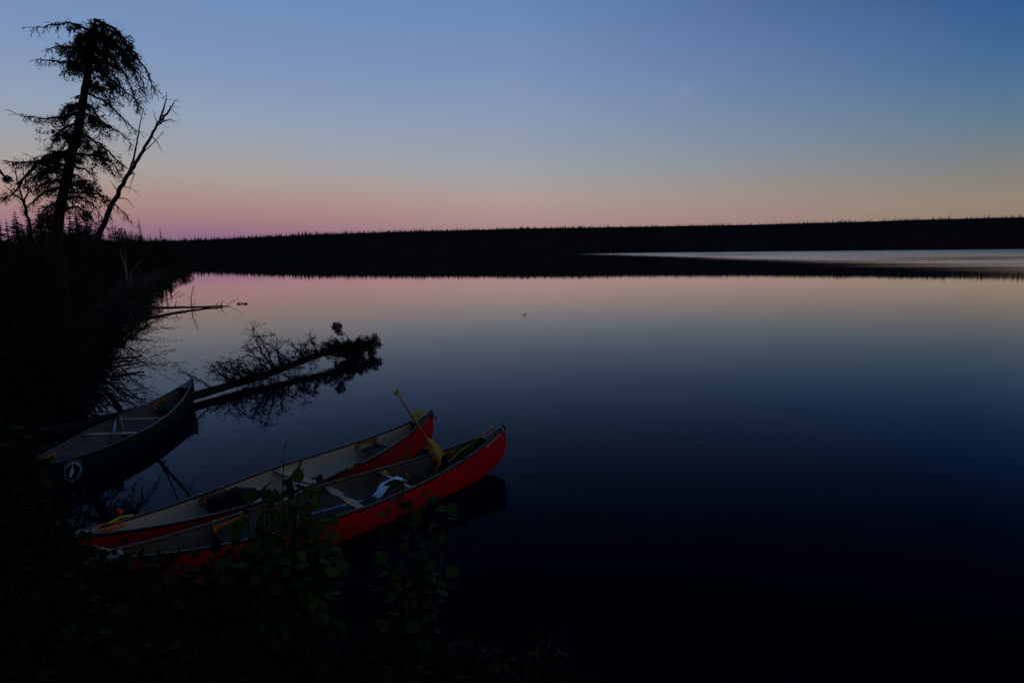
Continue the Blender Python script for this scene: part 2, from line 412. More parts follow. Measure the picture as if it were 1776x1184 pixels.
def limb(root, path, r0, twl, dens=6.5, needles=None, nd=0, droop=.35, name='branch', ns=5, depth=1, rmin=.005):
    """one limb of a big tree with its twigs: a part"""
    mb = MB(); pts = bez(path, 6); L_ = sum((b - a).length for a, b in zip(pts, pts[1:]))
    n = len(pts)
    for i in range(1, n): pts[i] = pts[i] + rv(.012 * twl * 4)
    mb.tube(pts, [max(.006, r0 * (1 - .85 * i / (n - 1))) for i in range(n)], ns)
    m = int(L_ * dens)
    for j in range(m):
        t = (j + R.random()) / m * .97 + .03; i = min(n - 2, int(t * (n - 1))); q = pts[i].lerp(pts[i + 1], t * (n - 1) - i)
        d = (pts[i + 1] - pts[i]).normalized()
        s = d.cross(Vector((0, 0, 1)))
        s = s.normalized() if s.length > .05 else Vector((1, 0, 0))
        dd = d * R.uniform(.2, .9) + s * R.choice((-1, 1)) * R.uniform(.3, 1) + Vector((0, 0, R.uniform(-.9, .35)))
        twig(mb, q, dd, twl * R.uniform(.5, 1.25) * (1.1 - .45 * t), max(rmin * 1.3, r0 * .24), depth, droop, rmin=rmin)
        if needles is not None and R.random() < nd:
            tuft(needles, q + dd.normalized() * twl * R.uniform(0, .5), twl * R.uniform(.16, .38), 26, .05)
    o = mb.build(name, M['bark'], root); return o

def P2(pts, Y, ox=0.0, spread=None):
    """a path from places in the view at distance Y, wandering in depth"""
    n = len(pts); s = R.uniform(-1, 1) if spread is None else spread
    return [at(x / 2.63, y / 2.63, Y + s * i / (n - 1) * 1.6) for i, (x, y) in enumerate(pts)]

# ---- the old broken-topped spruce
YS = 16.5
base = at(92, 470, YS); base.z = ground(base.x, base.y) - .15
sp = empty('spruce_tree', base, 0, 'tall ragged old spruce with a broken top and drooping lichen hung limbs', 'tree')
def rel(pts): return [p - base for p in pts]
tr = [(250, 1130), (258, 1070), (266, 1000), (285, 900), (308, 800), (330, 690), (360, 570), (384, 430), (400, 330), (415, 200), (433, 108)]
tw = [46, 40, 36, 33, 31, 29, 27, 24, 23, 22, 15]
tp = [Vector((0, 0, 0))] + rel([at(x / 2.63, y / 2.63, YS) for x, y in tr])
trad = [.33] + [v / 2.63 / 2 * .0195 for v in tw]
tpp = bez(tp, 5); trr = []
for i in range(len(tpp)):
    t = i / 5; j = min(len(trad) - 2, int(t)); trr.append((trad[j] + (trad[j + 1] - trad[j]) * (t - j)) * R.uniform(.93, 1.07))
mb = MB(); mb.tube(tpp, trr, 10); mb.build('trunk', M['bark'], sp)
needle = MB()
LIMBS = [  # path, radius, twig length, needle density
    ([(412, 140), (330, 108), (265, 112), (190, 125), (135, 128)], .035, .34, .25),
    ([(452, 100), (530, 140), (600, 228), (660, 310), (692, 385), (712, 412)], .045, .40, .30),
    ([(430, 150), (500, 175), (570, 250), (620, 350), (640, 420)], .03, .42, .6),
    ([(420, 260), (480, 300), (540, 370), (580, 450)], .03, .42, .6),
    ([(400, 360), (450, 400), (490, 450), (520, 520)], .03, .36, .5),
    ([(370, 640), (430, 690), (480, 740), (520, 800)], .03, .38, .5),
    ([(440, 160), (520, 200), (590, 290), (650, 370), (662, 430)], .04, .42, .55),
    ([(430, 220), (500, 260), (560, 330), (610, 430), (625, 490)], .04, .44, .6),
    ([(436, 320), (520, 375), (600, 440), (640, 462)], .035, .36, .3),
    ([(425, 435), (500, 480), (580, 560), (632, 605)], .035, .36, .2),
    ([(410, 485), (470, 560), (540, 600), (602, 662)], .035, .36, .25),
    ([(385, 610), (450, 655), (520, 715), (566, 772)], .04, .36, .25),
    ([(362, 705), (440, 715), (510, 740), (548, 800)], .04, .36, .5),
    ([(335, 760), (390, 775), (420, 800), (440, 840)], .03, .28, .2),
    ([(322, 845), (400, 858), (470, 905), (512, 1000)], .045, .42, .5),
    ([(300, 905), (370, 900), (440, 950), (480, 1040)], .04, .42, .45),
    ([(440, 885), (520, 935), (570, 975), (596, 1010)], .025, .28, .0),
    ([(400, 225), (330, 218), (270, 215), (208, 222)], .035, .32, .4),
    ([(395, 300), (310, 284), (240, 278), (158, 270)], .035, .30, .3),
    ([(395, 190), (370, 170), (350, 190), (340, 240)], .03, .26, .8),
    ([(380, 440), (360, 436), (338, 446)], .02, .14, .1),
    ([(360, 515), (290, 532), (190, 540), (82, 524)], .04, .34, .3),
    ([(350, 560), (300, 585), (260, 620), (228, 690)], .035, .36, .55),
    ([(358, 480), (320, 478), (290, 500), (275, 545)], .03, .24, .9),
    ([(325, 690), (230, 708), (150, 762), (60, 880), (0, 905)], .05, .44, .55),
    ([(330, 680), (220, 730), (110, 742), (48, 738)], .045, .40, .35),
    ([(315, 750), (250, 760), (190, 790), (160, 860)], .04, .42, .7),
    ([(300, 830), (340, 800), (390, 830), (420, 880)], .03, .4, .4),
    ([(350, 590), (310, 640), (270, 690), (240, 740)], .03, .4, .6),
    ([(372, 520), (420, 530), (450, 570), (470, 630)], .03, .38, .4),
    ([(410, 150), (380, 170), (350, 220), (330, 260)], .03, .34, .6),
    ([(400, 260), (360, 265), (320, 300), (290, 340)], .03, .34, .5),
    ([(420, 240), (460, 330), (500, 400), (530, 480)], .03, .40, .5),
    ([(436, 120), (490, 130), (560, 190), (610, 270), (640, 330)], .03, .42, .5),
    ([(275, 930), (240, 930), (200, 960), (170, 1010)], .03, .4, .5),
    ([(275, 960), (350, 945), (420, 990), (455, 1060)], .035, .42, .5),
    ([(270, 985), (220, 985), (170, 1030), (140, 1080)], .035, .42, .5),
    ([(300, 790), (240, 770), (170, 800), (110, 850)], .035, .42, .5),
    ([(285, 860), (220, 872), (150, 920), (108, 965)], .04, .36, .4),
    ([(300, 820), (230, 828), (185, 845), (170, 900)], .035, .32, .5),
]
for path, r0, tl, nd in LIMBS:
    y_ = path[0][1]; xt = interp(y_, sorted((b_, a_) for a_, b_ in tr))
    path = [(xt, y_ - (6 if abs(path[0][0] - xt) > 6 else 0))] + (path if abs(path[0][0] - xt) > 12 else path[1:])
    pw = rel(P2(path, YS))
    if nd > .2:
        for k in range(R.randint(3, 6)):
            t_ = R.uniform(.08, .7); i_ = min(len(pw) - 2, int(t_ * (len(pw) - 1))); q_ = pw[i_].lerp(pw[i_ + 1], t_ * (len(pw) - 1) - i_)
            for m_ in range(4): tuft(needle, q_ + Vector((R.gauss(0, .10), R.gauss(0, .12), -abs(R.gauss(0, .16)))), R.uniform(.05, .13), 26, .075)
    limb(sp, pw, r0 * 1.15, tl * 1.15, 18.0, needle, nd, .55, depth=2, rmin=.0075)
for (x, y, rr, n) in [(470, 190, 40, 900), (520, 215, 45, 700), (440, 260, 45, 900), (400, 270, 40, 700), (480, 290, 40, 600), (550, 240, 35, 350), (425, 170, 28, 500), (500, 160, 24, 250), (335, 485, 22, 260), (365, 290, 32, 350), (300, 720, 45, 500), (220, 745, 40, 350), (330, 640, 35, 350), (280, 610, 32, 260), (430, 400, 22, 200), (470, 400, 20, 130), (315, 285, 18, 160), (385, 180, 20, 240), (430, 560, 24, 160), (450, 700, 26, 160), (400, 870, 30, 200), (290, 540, 20, 150)]:
    c = at(x / 2.63, y / 2.63, YS + R.uniform(-.5, .5)) - base
    rad = rr / 2.63 * .0172
    for k in range(9):
        tuft(needle, c + Vector((R.gauss(0, .62), R.gauss(0, .6), R.gauss(0, .5))) * rad, rad * R.uniform(.25, .6), n // 10, .085)
tag(needle.build('needle_clumps', M['lichen'], sp, smooth=False), kind='stuff')

# ---- the leaning dead trunk, forked
YL = 25.5
base = at(150, 445, YL); base.z = ground(base.x, base.y) - .2
dl = empty('dead_tree', base, 0, 'bare dead tree leaning out over the lake, its trunk forked in two', 'tree')
path = rel([at(x / 2.63, y / 2.63, YL) for x, y in [(420, 1150), (455, 1065), (500, 960), (545, 870), (590, 792), (640, 710), (690, 620), (730, 552)]])
bp = bez(path, 5); n = len(bp); mb = MB(); mb.tube([p + rv(.03) for p in bp], [.125 - .085 * (i / (n - 1)) ** .9 for i in range(n)], 8); mb.build('trunk', M['bark'], dl)
for pts, r0, tl, dn in [([(548, 862), (600, 750), (625, 650), (640, 560), (657, 485)], .055, .30, .8),
                    ([(730, 552), (745, 500), (757, 460), (762, 418)], .05, .5, 3.0), ([(725, 560), (765, 510), (785, 480), (806, 452)], .055, .55, 3.4),
                    ([(715, 575), (750, 550), (780, 545), (798, 556)], .035, .45, 4.0), ([(650, 700), (690, 660), (730, 620), (750, 590)], .025, .4, 3.0), ([(560, 850), (600, 860), (640, 900)], .02, .35, 2.5), ([(700, 605), (715, 560), (705, 530), (698, 500)], .03, .35, 1.5),
                    ([(690, 620), (715, 645), (730, 675), (744, 705)], .025, .2, 1.0), ([(590, 800), (612, 790), (600, 830), (585, 880)], .03, .3, 1.5),
                    ([(545, 880), (520, 850), (500, 820)], .03, .3, 1.2), ([(530, 905), (580, 910), (610, 950)], .03, .3, 1.0), ([(520, 930), (490, 900), (480, 890)], .03, .35, 1.2)]:
    limb(dl, rel(P2(pts, YL, spread=R.uniform(-.4, .4))), r0, tl, dn, None, 0, .05, depth=1)

# ---- a bare sapling at the left with a hanging mossy bough
YB = 12.5
base = at(54, 440, YB); base.z = ground(base.x, base.y) - .1
bs = empty('bare_sapling', base, 0, 'thin leafless sapling with two bent stems at the left of the spruce', 'tree')
for pts, r0 in [([(150, 1100), (130, 1000), (100, 900), (80, 820), (55, 735)], .035), ([(130, 1010), (110, 930), (60, 880), (20, 845)], .025), ([(105, 930), (125, 870), (110, 800), (95, 745)], .02)]:
    limb(bs, rel(P2(pts, YB, spread=.2)), r0, .3, 3.5, None, 0, .05, name='stem')
base = at(-40, 470, 11); base.z = ground(base.x, base.y) - .1
mo = empty('mossy_tree', base, 0, 'tree at the far left edge with one broken mossy bough reaching in', 'tree')
mb = MB(); mb.tube(rel([base, at(-42, 330, 11), at(-46, 180, 11), at(-60, 20, 11)]), [.16, .13, .1, .06], 8); mb.build('trunk', M['bark'], mo)
needle = MB(); pw = rel([at(-42, 285, 11), at(-10, 290, 11), at(5, 303, 11), at(14, 318, 11)])
limb(mo, pw, .05, .12, 6, needle, .9); tuft(needle, at(14, 312, 11) - base, .07, 140, .06)
tag(needle.build('moss', M['lichen'], mo, smooth=False), kind='stuff')

# ---------------------------------------------------------------- spruces and bushes on the left bank
def spruce_mesh(h, wd, bare=0.0, seed=0):
    rr = random.Random(seed); t = MB(); nd = MB()
    t.tube([(0, 0, -.3), (rr.uniform(-.03, .03) * h, 0, h * .5), (0, 0, h)], [h * .016, h * .011, .01], 5)
    z = h * .06
    while z < h * .985:
        f = z / h; ln = wd * 1.15 * (1 - f) ** .7 * rr.uniform(.6, 1.15) + .04 * h * .3
        thin = f > 1 - bare
        for k in range(rr.randint(6, 9)):
            a = rr.uniform(0, 6.283); d = Vector((math.cos(a), math.sin(a), 0)); l2 = ln * rr.uniform(.55, 1.1)
            p0, p1, p2 = d * .02 + Vector((0, 0, z)), d * l2 * .6 + Vector((0, 0, z - l2 * .28)), d * l2 + Vector((0, 0, z - l2 * .25))
            t.tube([p0, p1, p2], [h * .0035, h * .0025, h * .001], 3, cap=False)
            if thin and rr.random() < .75: continue
            m = 9
            for j in range(m):
                q = p0.lerp(p1, j / (m * .6)) if j < m * .6 else p1.lerp(p2, (j - m * .6) / (m * .4))
                s = Vector((-d.y, d.x, 0)); w_ = l2 * .30 * rr.uniform(.5, 1.2); dz = -l2 * rr.uniform(.12, .38)
                nd.tri(q + s * w_, q - s * w_ * rr.uniform(.2, 1), q + d * l2 * .16 + Vector((0, 0, dz)))
                nd.tri(q - s * w_, q + d * l2 * .2 + Vector((0, 0, l2 * .05)), q + Vector((0, 0, dz)))
        z += h * rr.uniform(.022, .038)
    return t.mesh('trunk', M['bark']), nd.mesh('crown', M['needles'], False)
SPRUCES = [spruce_mesh(8, 1.0, 0, 1), spruce_mesh(8, .85, .35, 2), spruce_mesh(8, 1.15, .1, 3), spruce_mesh(8, .7, .6, 4)]
def spruce(x, y, h, var, label, group=None, dz=0):
    z = ground(x, y)
    o = empty('spruce', (x, y, z + dz), R.uniform(0, 6.28), label, 'tree', group)
    a, b = SPRUCES[var]; link('trunk', a, o); c = link('crown', b, o); c['kind'] = 'stuff'
    s = h / 8; o.scale = (s * R.uniform(.9, 1.1), s * R.uniform(.9, 1.1), s); return o
def top_spruce(px, py, Y, var, label, group=None):
    t = at(px, py, Y); z = ground(t.x, t.y); return spruce(t.x, t.y, t.z - z, var, label, group)
top_spruce(240, 379, 104, 1, 'tallest narrow spruce on the point, its upper crown thin and bare')
top_spruce(249, 408, 100, 0, 'short spruce just right of the tallest one on the point')
top_spruce(260, 404, 106, 1, 'thin topped spruce between the short one and the bare pole on the point')
top_spruce(269, 408, 103, 0, 'stubby dark spruce beside the bare topped pole on the point')
top_spruce(277, 395, 108, 3, 'nearly bare pole like spruce standing at the end of the point')
top_spruce(228, 412, 95, 0, 'low spruce left of the tallest one on the point')
top_spruce(287, 414, 110, 0, 'smallest spruce at the far end of the point')
G1 = 'dark spruces behind the old ragged spruce'; LB1 = 'dark pointed spruce in the stand behind the old ragged spruce'
for px, py, Y, v in [(-8, 366, 30, 2), (24, 362, 34, 2), (66, 355, 38, 0), (80, 353, 40, 2), (98, 372, 42, 0), (119, 360, 41, 0), (130, 361, 43, 2), (148, 366, 44, 0), (164, 384, 46, 2), (46, 376, 33, 0), (178, 398, 52, 0), (190, 404, 60, 2), (205, 408, 70, 0), (215, 411, 78, 2), (140, 380, 39, 0), (108, 382, 36, 2), (10, 380, 26, 0), (36, 384, 28, 2)]:
    top_spruce(px, py, Y, v, LB1, G1)

def bush_mesh(seed, n=5200, lf=.042):
    rr = random.Random(seed); t = MB(); fo = MB(); lobes = []
    for k in range(9):
        a, r = rr.uniform(0, 6.28), rr.uniform(.1, .55)
        e = Vector((math.cos(a) * r, math.sin(a) * r, rr.uniform(.45, .95)))
        t.tube([Vector((0, 0, -.1)), Vector((e.x * .4, e.y * .4, e.z * .5)), e], [.02, .013, .004], 4, cap=False)
        lobes += [(e, rr.uniform(.14, .24)), (Vector((e.x * .8, e.y * .8, e.z * .62)), rr.uniform(.16, .28)), (Vector((e.x, e.y, .22)), .22)]
    for i in range(n):
        c, r = rr.choice(lobes)
        o = Vector((rr.gauss(0, 1), rr.gauss(0, 1), rr.gauss(0, 1))).normalized() * r * rr.random() ** .4
        p = c + o; d = Vector((rr.uniform(-1, 1), rr.uniform(-1, 1), rr.uniform(-.6, .8))).normalized(); s = d.orthogonal().normalized()
        l = lf * rr.uniform(.5, 1.2)
        fo.quad(p, p + d * l * .5 + s * l * .28, p + d * l, p + d * l * .5 - s * l * .28)
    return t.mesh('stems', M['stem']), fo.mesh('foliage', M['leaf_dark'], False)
BUSHES = [bush_mesh(5), bush_mesh(6), bush_mesh(7, 4200, .05)]
def bush(x, y, h, wd, label, group, var=None):
    o = empty('bush', (x, y, ground(x, y) - .05), R.uniform(0, 6.28), label, 'bush', group)
    a, b = BUSHES[R.randrange(3) if var is None else var]; link('stems', a, o); c = link('foliage', b, o); c['kind'] = 'stuff'
    o.scale = (wd, wd, h); return o
G2 = 'bushes crowding the left bank'; LB2 = 'dense dark bush crowding the left bank by the water'
for i, (sx, sy) in enumerate([(-9.3, 10.2), (-8.9, 11.2), (-10.6, 11.8), (-10.9, 13.6), (-12.2, 14.9), (-12.0, 12.6), (-13.3, 16.7), (-14.6, 18.2), (-14.2, 15.5), (-16.2, 20.6), (-17.8, 22.8), (-17.0, 19.6), (-19.4, 25.4), (-21.5, 28.5), (-21.0, 24.6), (-24.4, 33), (-27.6, 38.5), (-31.5, 45), (-26.8, 34), (-36, 54), (-41, 63), (-46, 74), (-52, 86), (-57, 96), (-62, 107), (-66.5, 117), (-70.5, 125), (-72.5, 130), (-75, 134), (-40, 58), (-34, 46), (-50, 76), (-60, 96)]):
    D = math.hypot(sx, sy); h = min(3.7, 1.0 + D * .058) * R.uniform(.75, 1.2)
    if D > 100: h = R.uniform(2.2, 3.2)
    bush(sx, sy, h, h * R.uniform(.6, .85) + .25, LB2, G2)

G6 = 'leafless bushes leaning out from the left bank'
for (x, y, h) in [(-8.6, 10.7, 1.3), (-10.2, 13.4, 1.6), (-11.3, 15.1, 1.9), (-12.9, 17.6, 2.0), (-14.6, 20.2, 2.1), (-16.6, 23.3, 2.2), (-18.6, 26.4, 2.3)]:
    b = Vector((x, y, ground(x, y) - .05)); o = empty('leafless_bush', b, 0, 'leafless twiggy bush leaning out from the left bank over the water', 'bush', G6)
    for k in range(11):
        e = Vector((R.uniform(.3, 1.5), R.uniform(-.8, .3), R.uniform(.1, 1.2))) * h
        limb(o, [rv(.1) * .5, e * .5 + Vector((0, 0, .12 * h)), e], .018, .40, 7, None, 0, .1, name='stem', depth=2, rmin=.005)
# pale dead stems on the point
def pale(name, label, pts, Y, r):
    p = [at(x, y, Y) for x, y in pts]; b = p[0].copy(); b.z = ground(b.x, b.y) - .05
    o = empty(name, b, 0, label, 'dead sapling'); mb = MB(); q = [Vector((0, 0, 0))] + [v - b for v in p]
    mb.tube(bez(q, 4), [r * (1 - .6 * i / (4 * (len(q) - 1))) for i in range(4 * (len(q) - 1) + 1)], 5); mb.build('stem', M['pale_bark'], o)
    return o
pale('dead_sapling', 'pale leaning dead stem, left one of the pair before the point', [(217, 463), (212, 448), (208, 434)], 52, .075)
pale('dead_sapling', 'pale upright dead stem, right one of the pair before the point', [(219, 462), (218, 448), (216, 437)], 52, .06)
pale('dead_sapling', 'long pale stick slanting up from the bank before the point', [(227, 475), (240, 457), (249, 450)], 50, .05)
pale('dead_sapling', 'short bent pale twig at the tip of the point', [(309, 461), (316, 453), (318, 446)], 118, .09)

# grass on the banks
gm = MB()
def blade(p, h, lean, wd):
    d = Vector((math.cos(lean), math.sin(lean), 0)); s = Vector((-d.y, d.x, 0)) * wd
    m = p + Vector((0, 0, h * .6)) + d * h * .12; t = p + Vector((0, 0, h)) + d * h * R.uniform(.2, .5)
    gm.add((p - s, p + s, m + s * .6, m - s * .6, t), ((0, 1, 2, 3), (3, 2, 4)))
for i in range(16000):
    j = R.choices(range(3, 22), [2, 3, 3, 3, 3, 3, 3, 3, 4, 5, 5, 6, 7, 9, 12, 14, 14, 8, 5])[0]
    t = R.random(); (ax, ay), (bx, by) = SHORE[j], SHORE[j + 1]
    D = math.hypot(ax, ay); off = R.random() ** 2 * (1.2 + D * .06)
    dx, dy = bx - ax, by - ay; l = math.hypot(dx, dy)
    x, y = ax + dx * t - dy / l * off * -1 * -1, ay + dy * t + dx / l * off * -1 * -1
    x, y = ax + dx * t - dy / l * -off * -1, ay + dy * t + dx / l * -off * -1
    z = ground(x, y)
    if z < -.05: x, y = ax + dx * t + dy / l * off, ay + dy * t - dx / l * off; z = ground(x, y)
    if z < -.12: continue
    h = R.uniform(.15, .45) + (R.uniform(.2, 1.0) if D > 60 else 0)
    blade(Vector((x, y, z - .02)), h, R.uniform(0, 6.28), .004 + D * .00025)
tag(gm.build('grass', M['grass'], smooth=False), 'rank grass fringing the edge of the shore', 'grass', kind='stuff')

# ---------------------------------------------------------------- fallen trees in the water
base = Vector((-8.8, 9.1, .22))
ft = empty('fallen_spruce', base, 0, 'fallen spruce lying out over the water past the green canoe, bushy green tip', 'fallen tree')
def dpt(x, y, D):
    d = ray(x, y); return Vector((0, 0, CAM_H)) + d * (D / math.hypot(d.x, d.y))
tk = [base, atz(80, 750, .10), atz(200, 724, .10), dpt(354, 681, 13.6), dpt(421, 661, 14.35), dpt(472, 646, 14.9), dpt(540, 620, 16.1), dpt(590, 605, 17.0), dpt(645, 592, 17.9)]
for q in tk[3:]: q.z = max(q.z, .1)
bp = bez(rel(tk), 5); n = len(bp)
mb = MB(); mb.tube(bp, [(.115 - .055 * i / (n - 1)) * R.uniform(.92, 1.08) for i in range(n)], 9); mb.build('trunk', M['bark'], ft)
needle = MB()
def along(f):
    i = min(n - 2, int(f * (n - 1))); return bp[i].lerp(bp[i + 1], f * (n - 1) - i)
for f, dx, dz, r0, tl, nd in [(.49, -.6, .35, .022, .45, 0), (.52, -.75, .4, .022, .45, 0), (.545, -.5, .45, .022, .45, 0), (.575, -.7, .35, .022, .45, 0), (.60, -.4, .3, .02, .4, 0), (.50, .3, .3, .02, .4, 0), (.56, .4, .25, .02, .4, 0), (.59, .5, .2, .02, .4, 0),
                          (.40, -.4, .50, .02, .35, 0), (.43, .35, .45, .02, .40, 0), (.46, -.5, .42, .022, .35, 0), (.49, .5, .36, .02, .35, 0), (.52, -.6, .40, .02, .3, 0), (.56, -.35, .3, .016, .2, 0), (.60, .5, .3, .02, .3, .05),
                          (.615, -.5, .8, .026, .5, .1), (.63, -.55, 1.05, .03, .5, .12), (.64, -.25, .95, .026, .48, .12), (.655, .1, .6, .024, .45, .1), (.69, -.45, .6, .024, .4, .1), (.71, .1, .45, .02, .36, .1), (.75, -.15, .42, .02, .34, .1), (.79, .15, .4, .02, .3, .1), (.44, -.15, .5, .02, .42, 0), (.47, .15, .45, .02, .42, 0), (.505, -.2, .42, .02, .4, 0), (.535, .2, .36, .02, .36, 0), (.66, -.2, .75, .026, .36, .1), (.68, .6, .35, .02, .34, .1), (.70, .25, .55, .02, .3, .1), (.735, -.3, .5, .02, .26, .1), (.77, .45, .3, .02, .3, .15), (.78, -.2, .62, .022, .26, .12), (.82, .4, .28, .02, .3, .2), (.83, -.3, .35, .018, .25, .2), (.87, .3, .2, .018, .28, .3), (.86, -.2, .3, .016, .22, .2),
                          (.72, -.6, -.02, .02, .3, .1), (.8, .5, .05, .02, .3, .2), (.5, .7, .06, .02, .3, 0), (.58, -.8, .1, .02, .3, 0), (.88, -.4, .1, .02, .3, .4)]:
    p = along(f); e = p + Vector((dx * R.uniform(.8, 1.2), R.uniform(-.5, .5), dz)); m = p.lerp(e, .5) + Vector((dx * .2, R.uniform(-.1, .1), dz * .12))
    limb(ft, [p, m, e], r0, tl, 20, needle, nd * 1.5 + .12 * max(0, f - .5), -.05, depth=2, rmin=.006)
st = [along(.905), along(.905) + Vector((.02, 0, .22)), along(.905) + Vector((-.08, 0, .42)), along(.905) + Vector((-.26, 0, .60))]
limb(ft, st, .02, .08, 3, None, 0)
tuft(needle, st[-1] + Vector((-.02, 0, -.02)), .15, 420, .07); tuft(needle, st[-1] + Vector((.03, 0, -.17)), .09, 120, .06)
for k in range(95):
    f = R.uniform(.875, 1.0); c = along(f) + Vector((R.uniform(-.16, .22) * 1.2, R.uniform(-.3, .3), R.uniform(-.34, .16) * (.6 + .4 * (f - .875) * 9)))
    c.z = max(c.z, -base.z + .02)
    tuft(needle, c, R.uniform(.08, .15), 75, .075)
for k in range(210):
    f = R.uniform(.50, .90); w_ = .10 + .25 * (f - .5); c = along(f) + Vector((R.gauss(0, w_), R.gauss(0, .2), R.gauss(.03, .12 + .12 * (f - .5))))
    c.z = max(c.z, -base.z + .02)
    for q_ in range(2): twig(needle, along(f), c - along(f) + rv(.15), .22, .007, 1, .1, 8, 3, .005)
    tuft(needle, c, R.uniform(.04, .10), int(14 + 30 * (f - .5) * 2), .05)
tag(needle.build('needle_clumps', M['needles'], ft, smooth=False), kind='stuff')

def dead_log(label, pts, rad, twigs, cat='fallen tree'):
    for p in pts[-2:]: p.z = max(p.z, .05)
    b = pts[0].copy(); o = empty('fallen_log', b, 0, label, cat)
    q = bez([p - b for p in pts], 5); k = len(q); mb = MB(); mb.tube([p + rv(.012) for p in q], [rad * (1 - .55 * i / (k - 1)) for i in range(k)], 7); mb.build('trunk', M['bark'], o)
    for f, v, r0, tl, dn in twigs:
        i = min(k - 2, int(f * (k - 1))); p = q[i].lerp(q[i + 1], f * (k - 1) - i); e = p + Vector(v)
        limb(o, [p, p.lerp(e, .55) + rv(.04), e], r0, tl, dn, None, 0, 0)
    return o
dead_log('long bare log lying half sunk in the water beyond the fallen spruce', [dpt(150, 538, 33.5), dpt(200, 537, 34.5), dpt(290, 533.5, 36.4), dpt(345, 532.5, 37.2), dpt(386, 531.5, 37.6)], .10,
         [(.98, (.25, 0, .35), .03, .3, 2), (.99, (.5, .2, -.1), .03, .3, 2), (.55, (.1, .1, .45), .03, .3, 3), (.4, (-.2, 0, .4), .03, .3, 2), (.7, (.2, -.1, .35), .025, .3, 2), (.92, (.3, 0, .3), .02, .2, 2)])
b = dpt(333, 533, 38); b.z = 0
sg = empty('drowned_sapling', b, 0, 'small upright sapling snag standing in the water against the long bare log', 'sapling')
limb(sg, [Vector((0, 0, -.1)), Vector((.0, 0, .5)), Vector((.12, 0, 1.0)), Vector((.22, 0, 1.25))], .03, .34, 16, None, 0, 0, name='stem', depth=1)
b = dpt(400, 531, 38.5); b.z = .02
st_ = empty('driftwood', b, 0, 'forked bare twig poking out of the water off the end of the log', 'driftwood')
limb(st_, [Vector((-.25, 0, -.12)), Vector((.0, 0, .14)), Vector((.35, .1, .32)), Vector((.65, .1, .62))], .02, .2, 5, None, 0, 0, name='stem', depth=1)
limb(st_, [Vector((-.25, 0, -.12)), Vector((.1, .2, -.05)), Vector((.5, .3, .03))], .02, .15, 3, None, 0, 0, name='fork', depth=0)
b = dpt(420, 528.5, 39); b.z = 0
dw = MB(); q = [Vector((-.33, 0, -.02)), Vector((-.2, 0, .05)), Vector((-.05, 0, .06)), Vector((.05, 0, -.01)), Vector((.15, 0, .04)), Vector((.34, 0, .02))]
dw.tube(bez(q, 3), [.015 + .03 * abs(math.sin(i * .6)) for i in range(16)], 6)
o = dw.build('driftwood', M['bark']); o.location = b
tag(o, 'short dark floating chunk of driftwood off the tip of the forked twig', 'driftwood')
for k, (a, c, lab, rad) in enumerate([((140, 632), (249, 623), 'upper of three thin dead poles reaching from the left bank over the water', .055), ((145, 640), (230, 631), 'middle of three thin dead poles reaching from the left bank over the water', .045), ((150, 645), (244, 634), 'lowest of three thin dead poles reaching from the left bank over the water', .04)]):
    p0, p1 = dpt(a[0], a[1], 18.6 - k * .3), dpt(c[0], c[1], 19.0 - k * .3)
    p0.z = max(p0.z, .12 - .03 * k); p1.z = max(p1.z, .22 - .05 * k)
    dead_log(lab, [p0 + (p0 - p1) * .35, p0, p0.lerp(p1, .5) + Vector((0, 0, .02)), p1], rad, [(.6, (.3, .1, .12), .014, .25, 4), (.8, (.3, -.1, .14), .012, .22, 4), (.9, (.25, 0, .1), .01, .2, 3)])

# ---------------------------------------------------------------- canoes
HL = 2.45
HB = .43
def gun(t):
    a = abs(t); return HB * (1 - a ** 1.61) + .010, .325 + .229 * a ** 3
def sect(t, s, keel=-.07, inset=0.0):
    b, zg = gun(t); ph = s * math.pi / 2
    w_ = max(.002, b - inset) * max(0.0, math.cos(ph)) ** .5 * (1 + .06 * math.sin(2 * ph))
    if s > .999: w_ = 0
    z = zg - (zg - keel) * math.sin(ph) ** .92
    q = (zg - z) / (zg - keel)
    off = .035 * math.sin(math.pi * min(1, q / .62)) if q < .62 else -.48 * ((q - .62) / .38) ** 1.8
    x = t * (HL - inset * .6) + math.copysign(1, t) * off * abs(t) ** 7
    return x, w_, z
SS = [i / 14 for i in range(15)]
TS = [math.copysign(abs(k / 40) ** .85, k) for k in range(-40, 41)]
def hull_at(x, d, side):
    """point on the outside of the hull: x along, d metres down from the gunwale"""
    t = x / HL; pts = [Vector(sect(t, s / 40)) for s in range(41)]; acc = 0
    for a, b in zip(pts, pts[1:]):
        l = (b - a).length
        if acc + l >= d:
            p = a.lerp(b, (d - acc) / l); tn = (b - a).normalized(); nv = Vector((0, -tn.z, tn.y)); nv = nv if nv.y > 0 else -nv
            p = p + nv * .003; return Vector((x, p.y * side, p.z))
        acc += l
    return Vector((x, 0, -.08))
def plank(mb, x0, y0, y1, z, prof, th=.018):
    """board across the canoe; prof(v) -> (fore edge, aft edge) with v in 0..1"""
    n_ = 20; top, bot = [], []
    for i in range(n_ + 1):
        v = i / n_; y = y0 + (y1 - y0) * v; a, b = prof(v)
        top.append([(x0 + a, y, z + th), (x0 + b, y, z + th)]); bot.append([(x0 + a, y, z), (x0 + b, y, z)])
    rows_ = [[t_[0], t_[1], b_[1], b_[0], t_[0]] for t_, b_ in zip(top, bot)]
    mb.grid(rows_)
    for e in (0, n_):
        mb.quad(top[e][0], top[e][1], bot[e][1], bot[e][0])
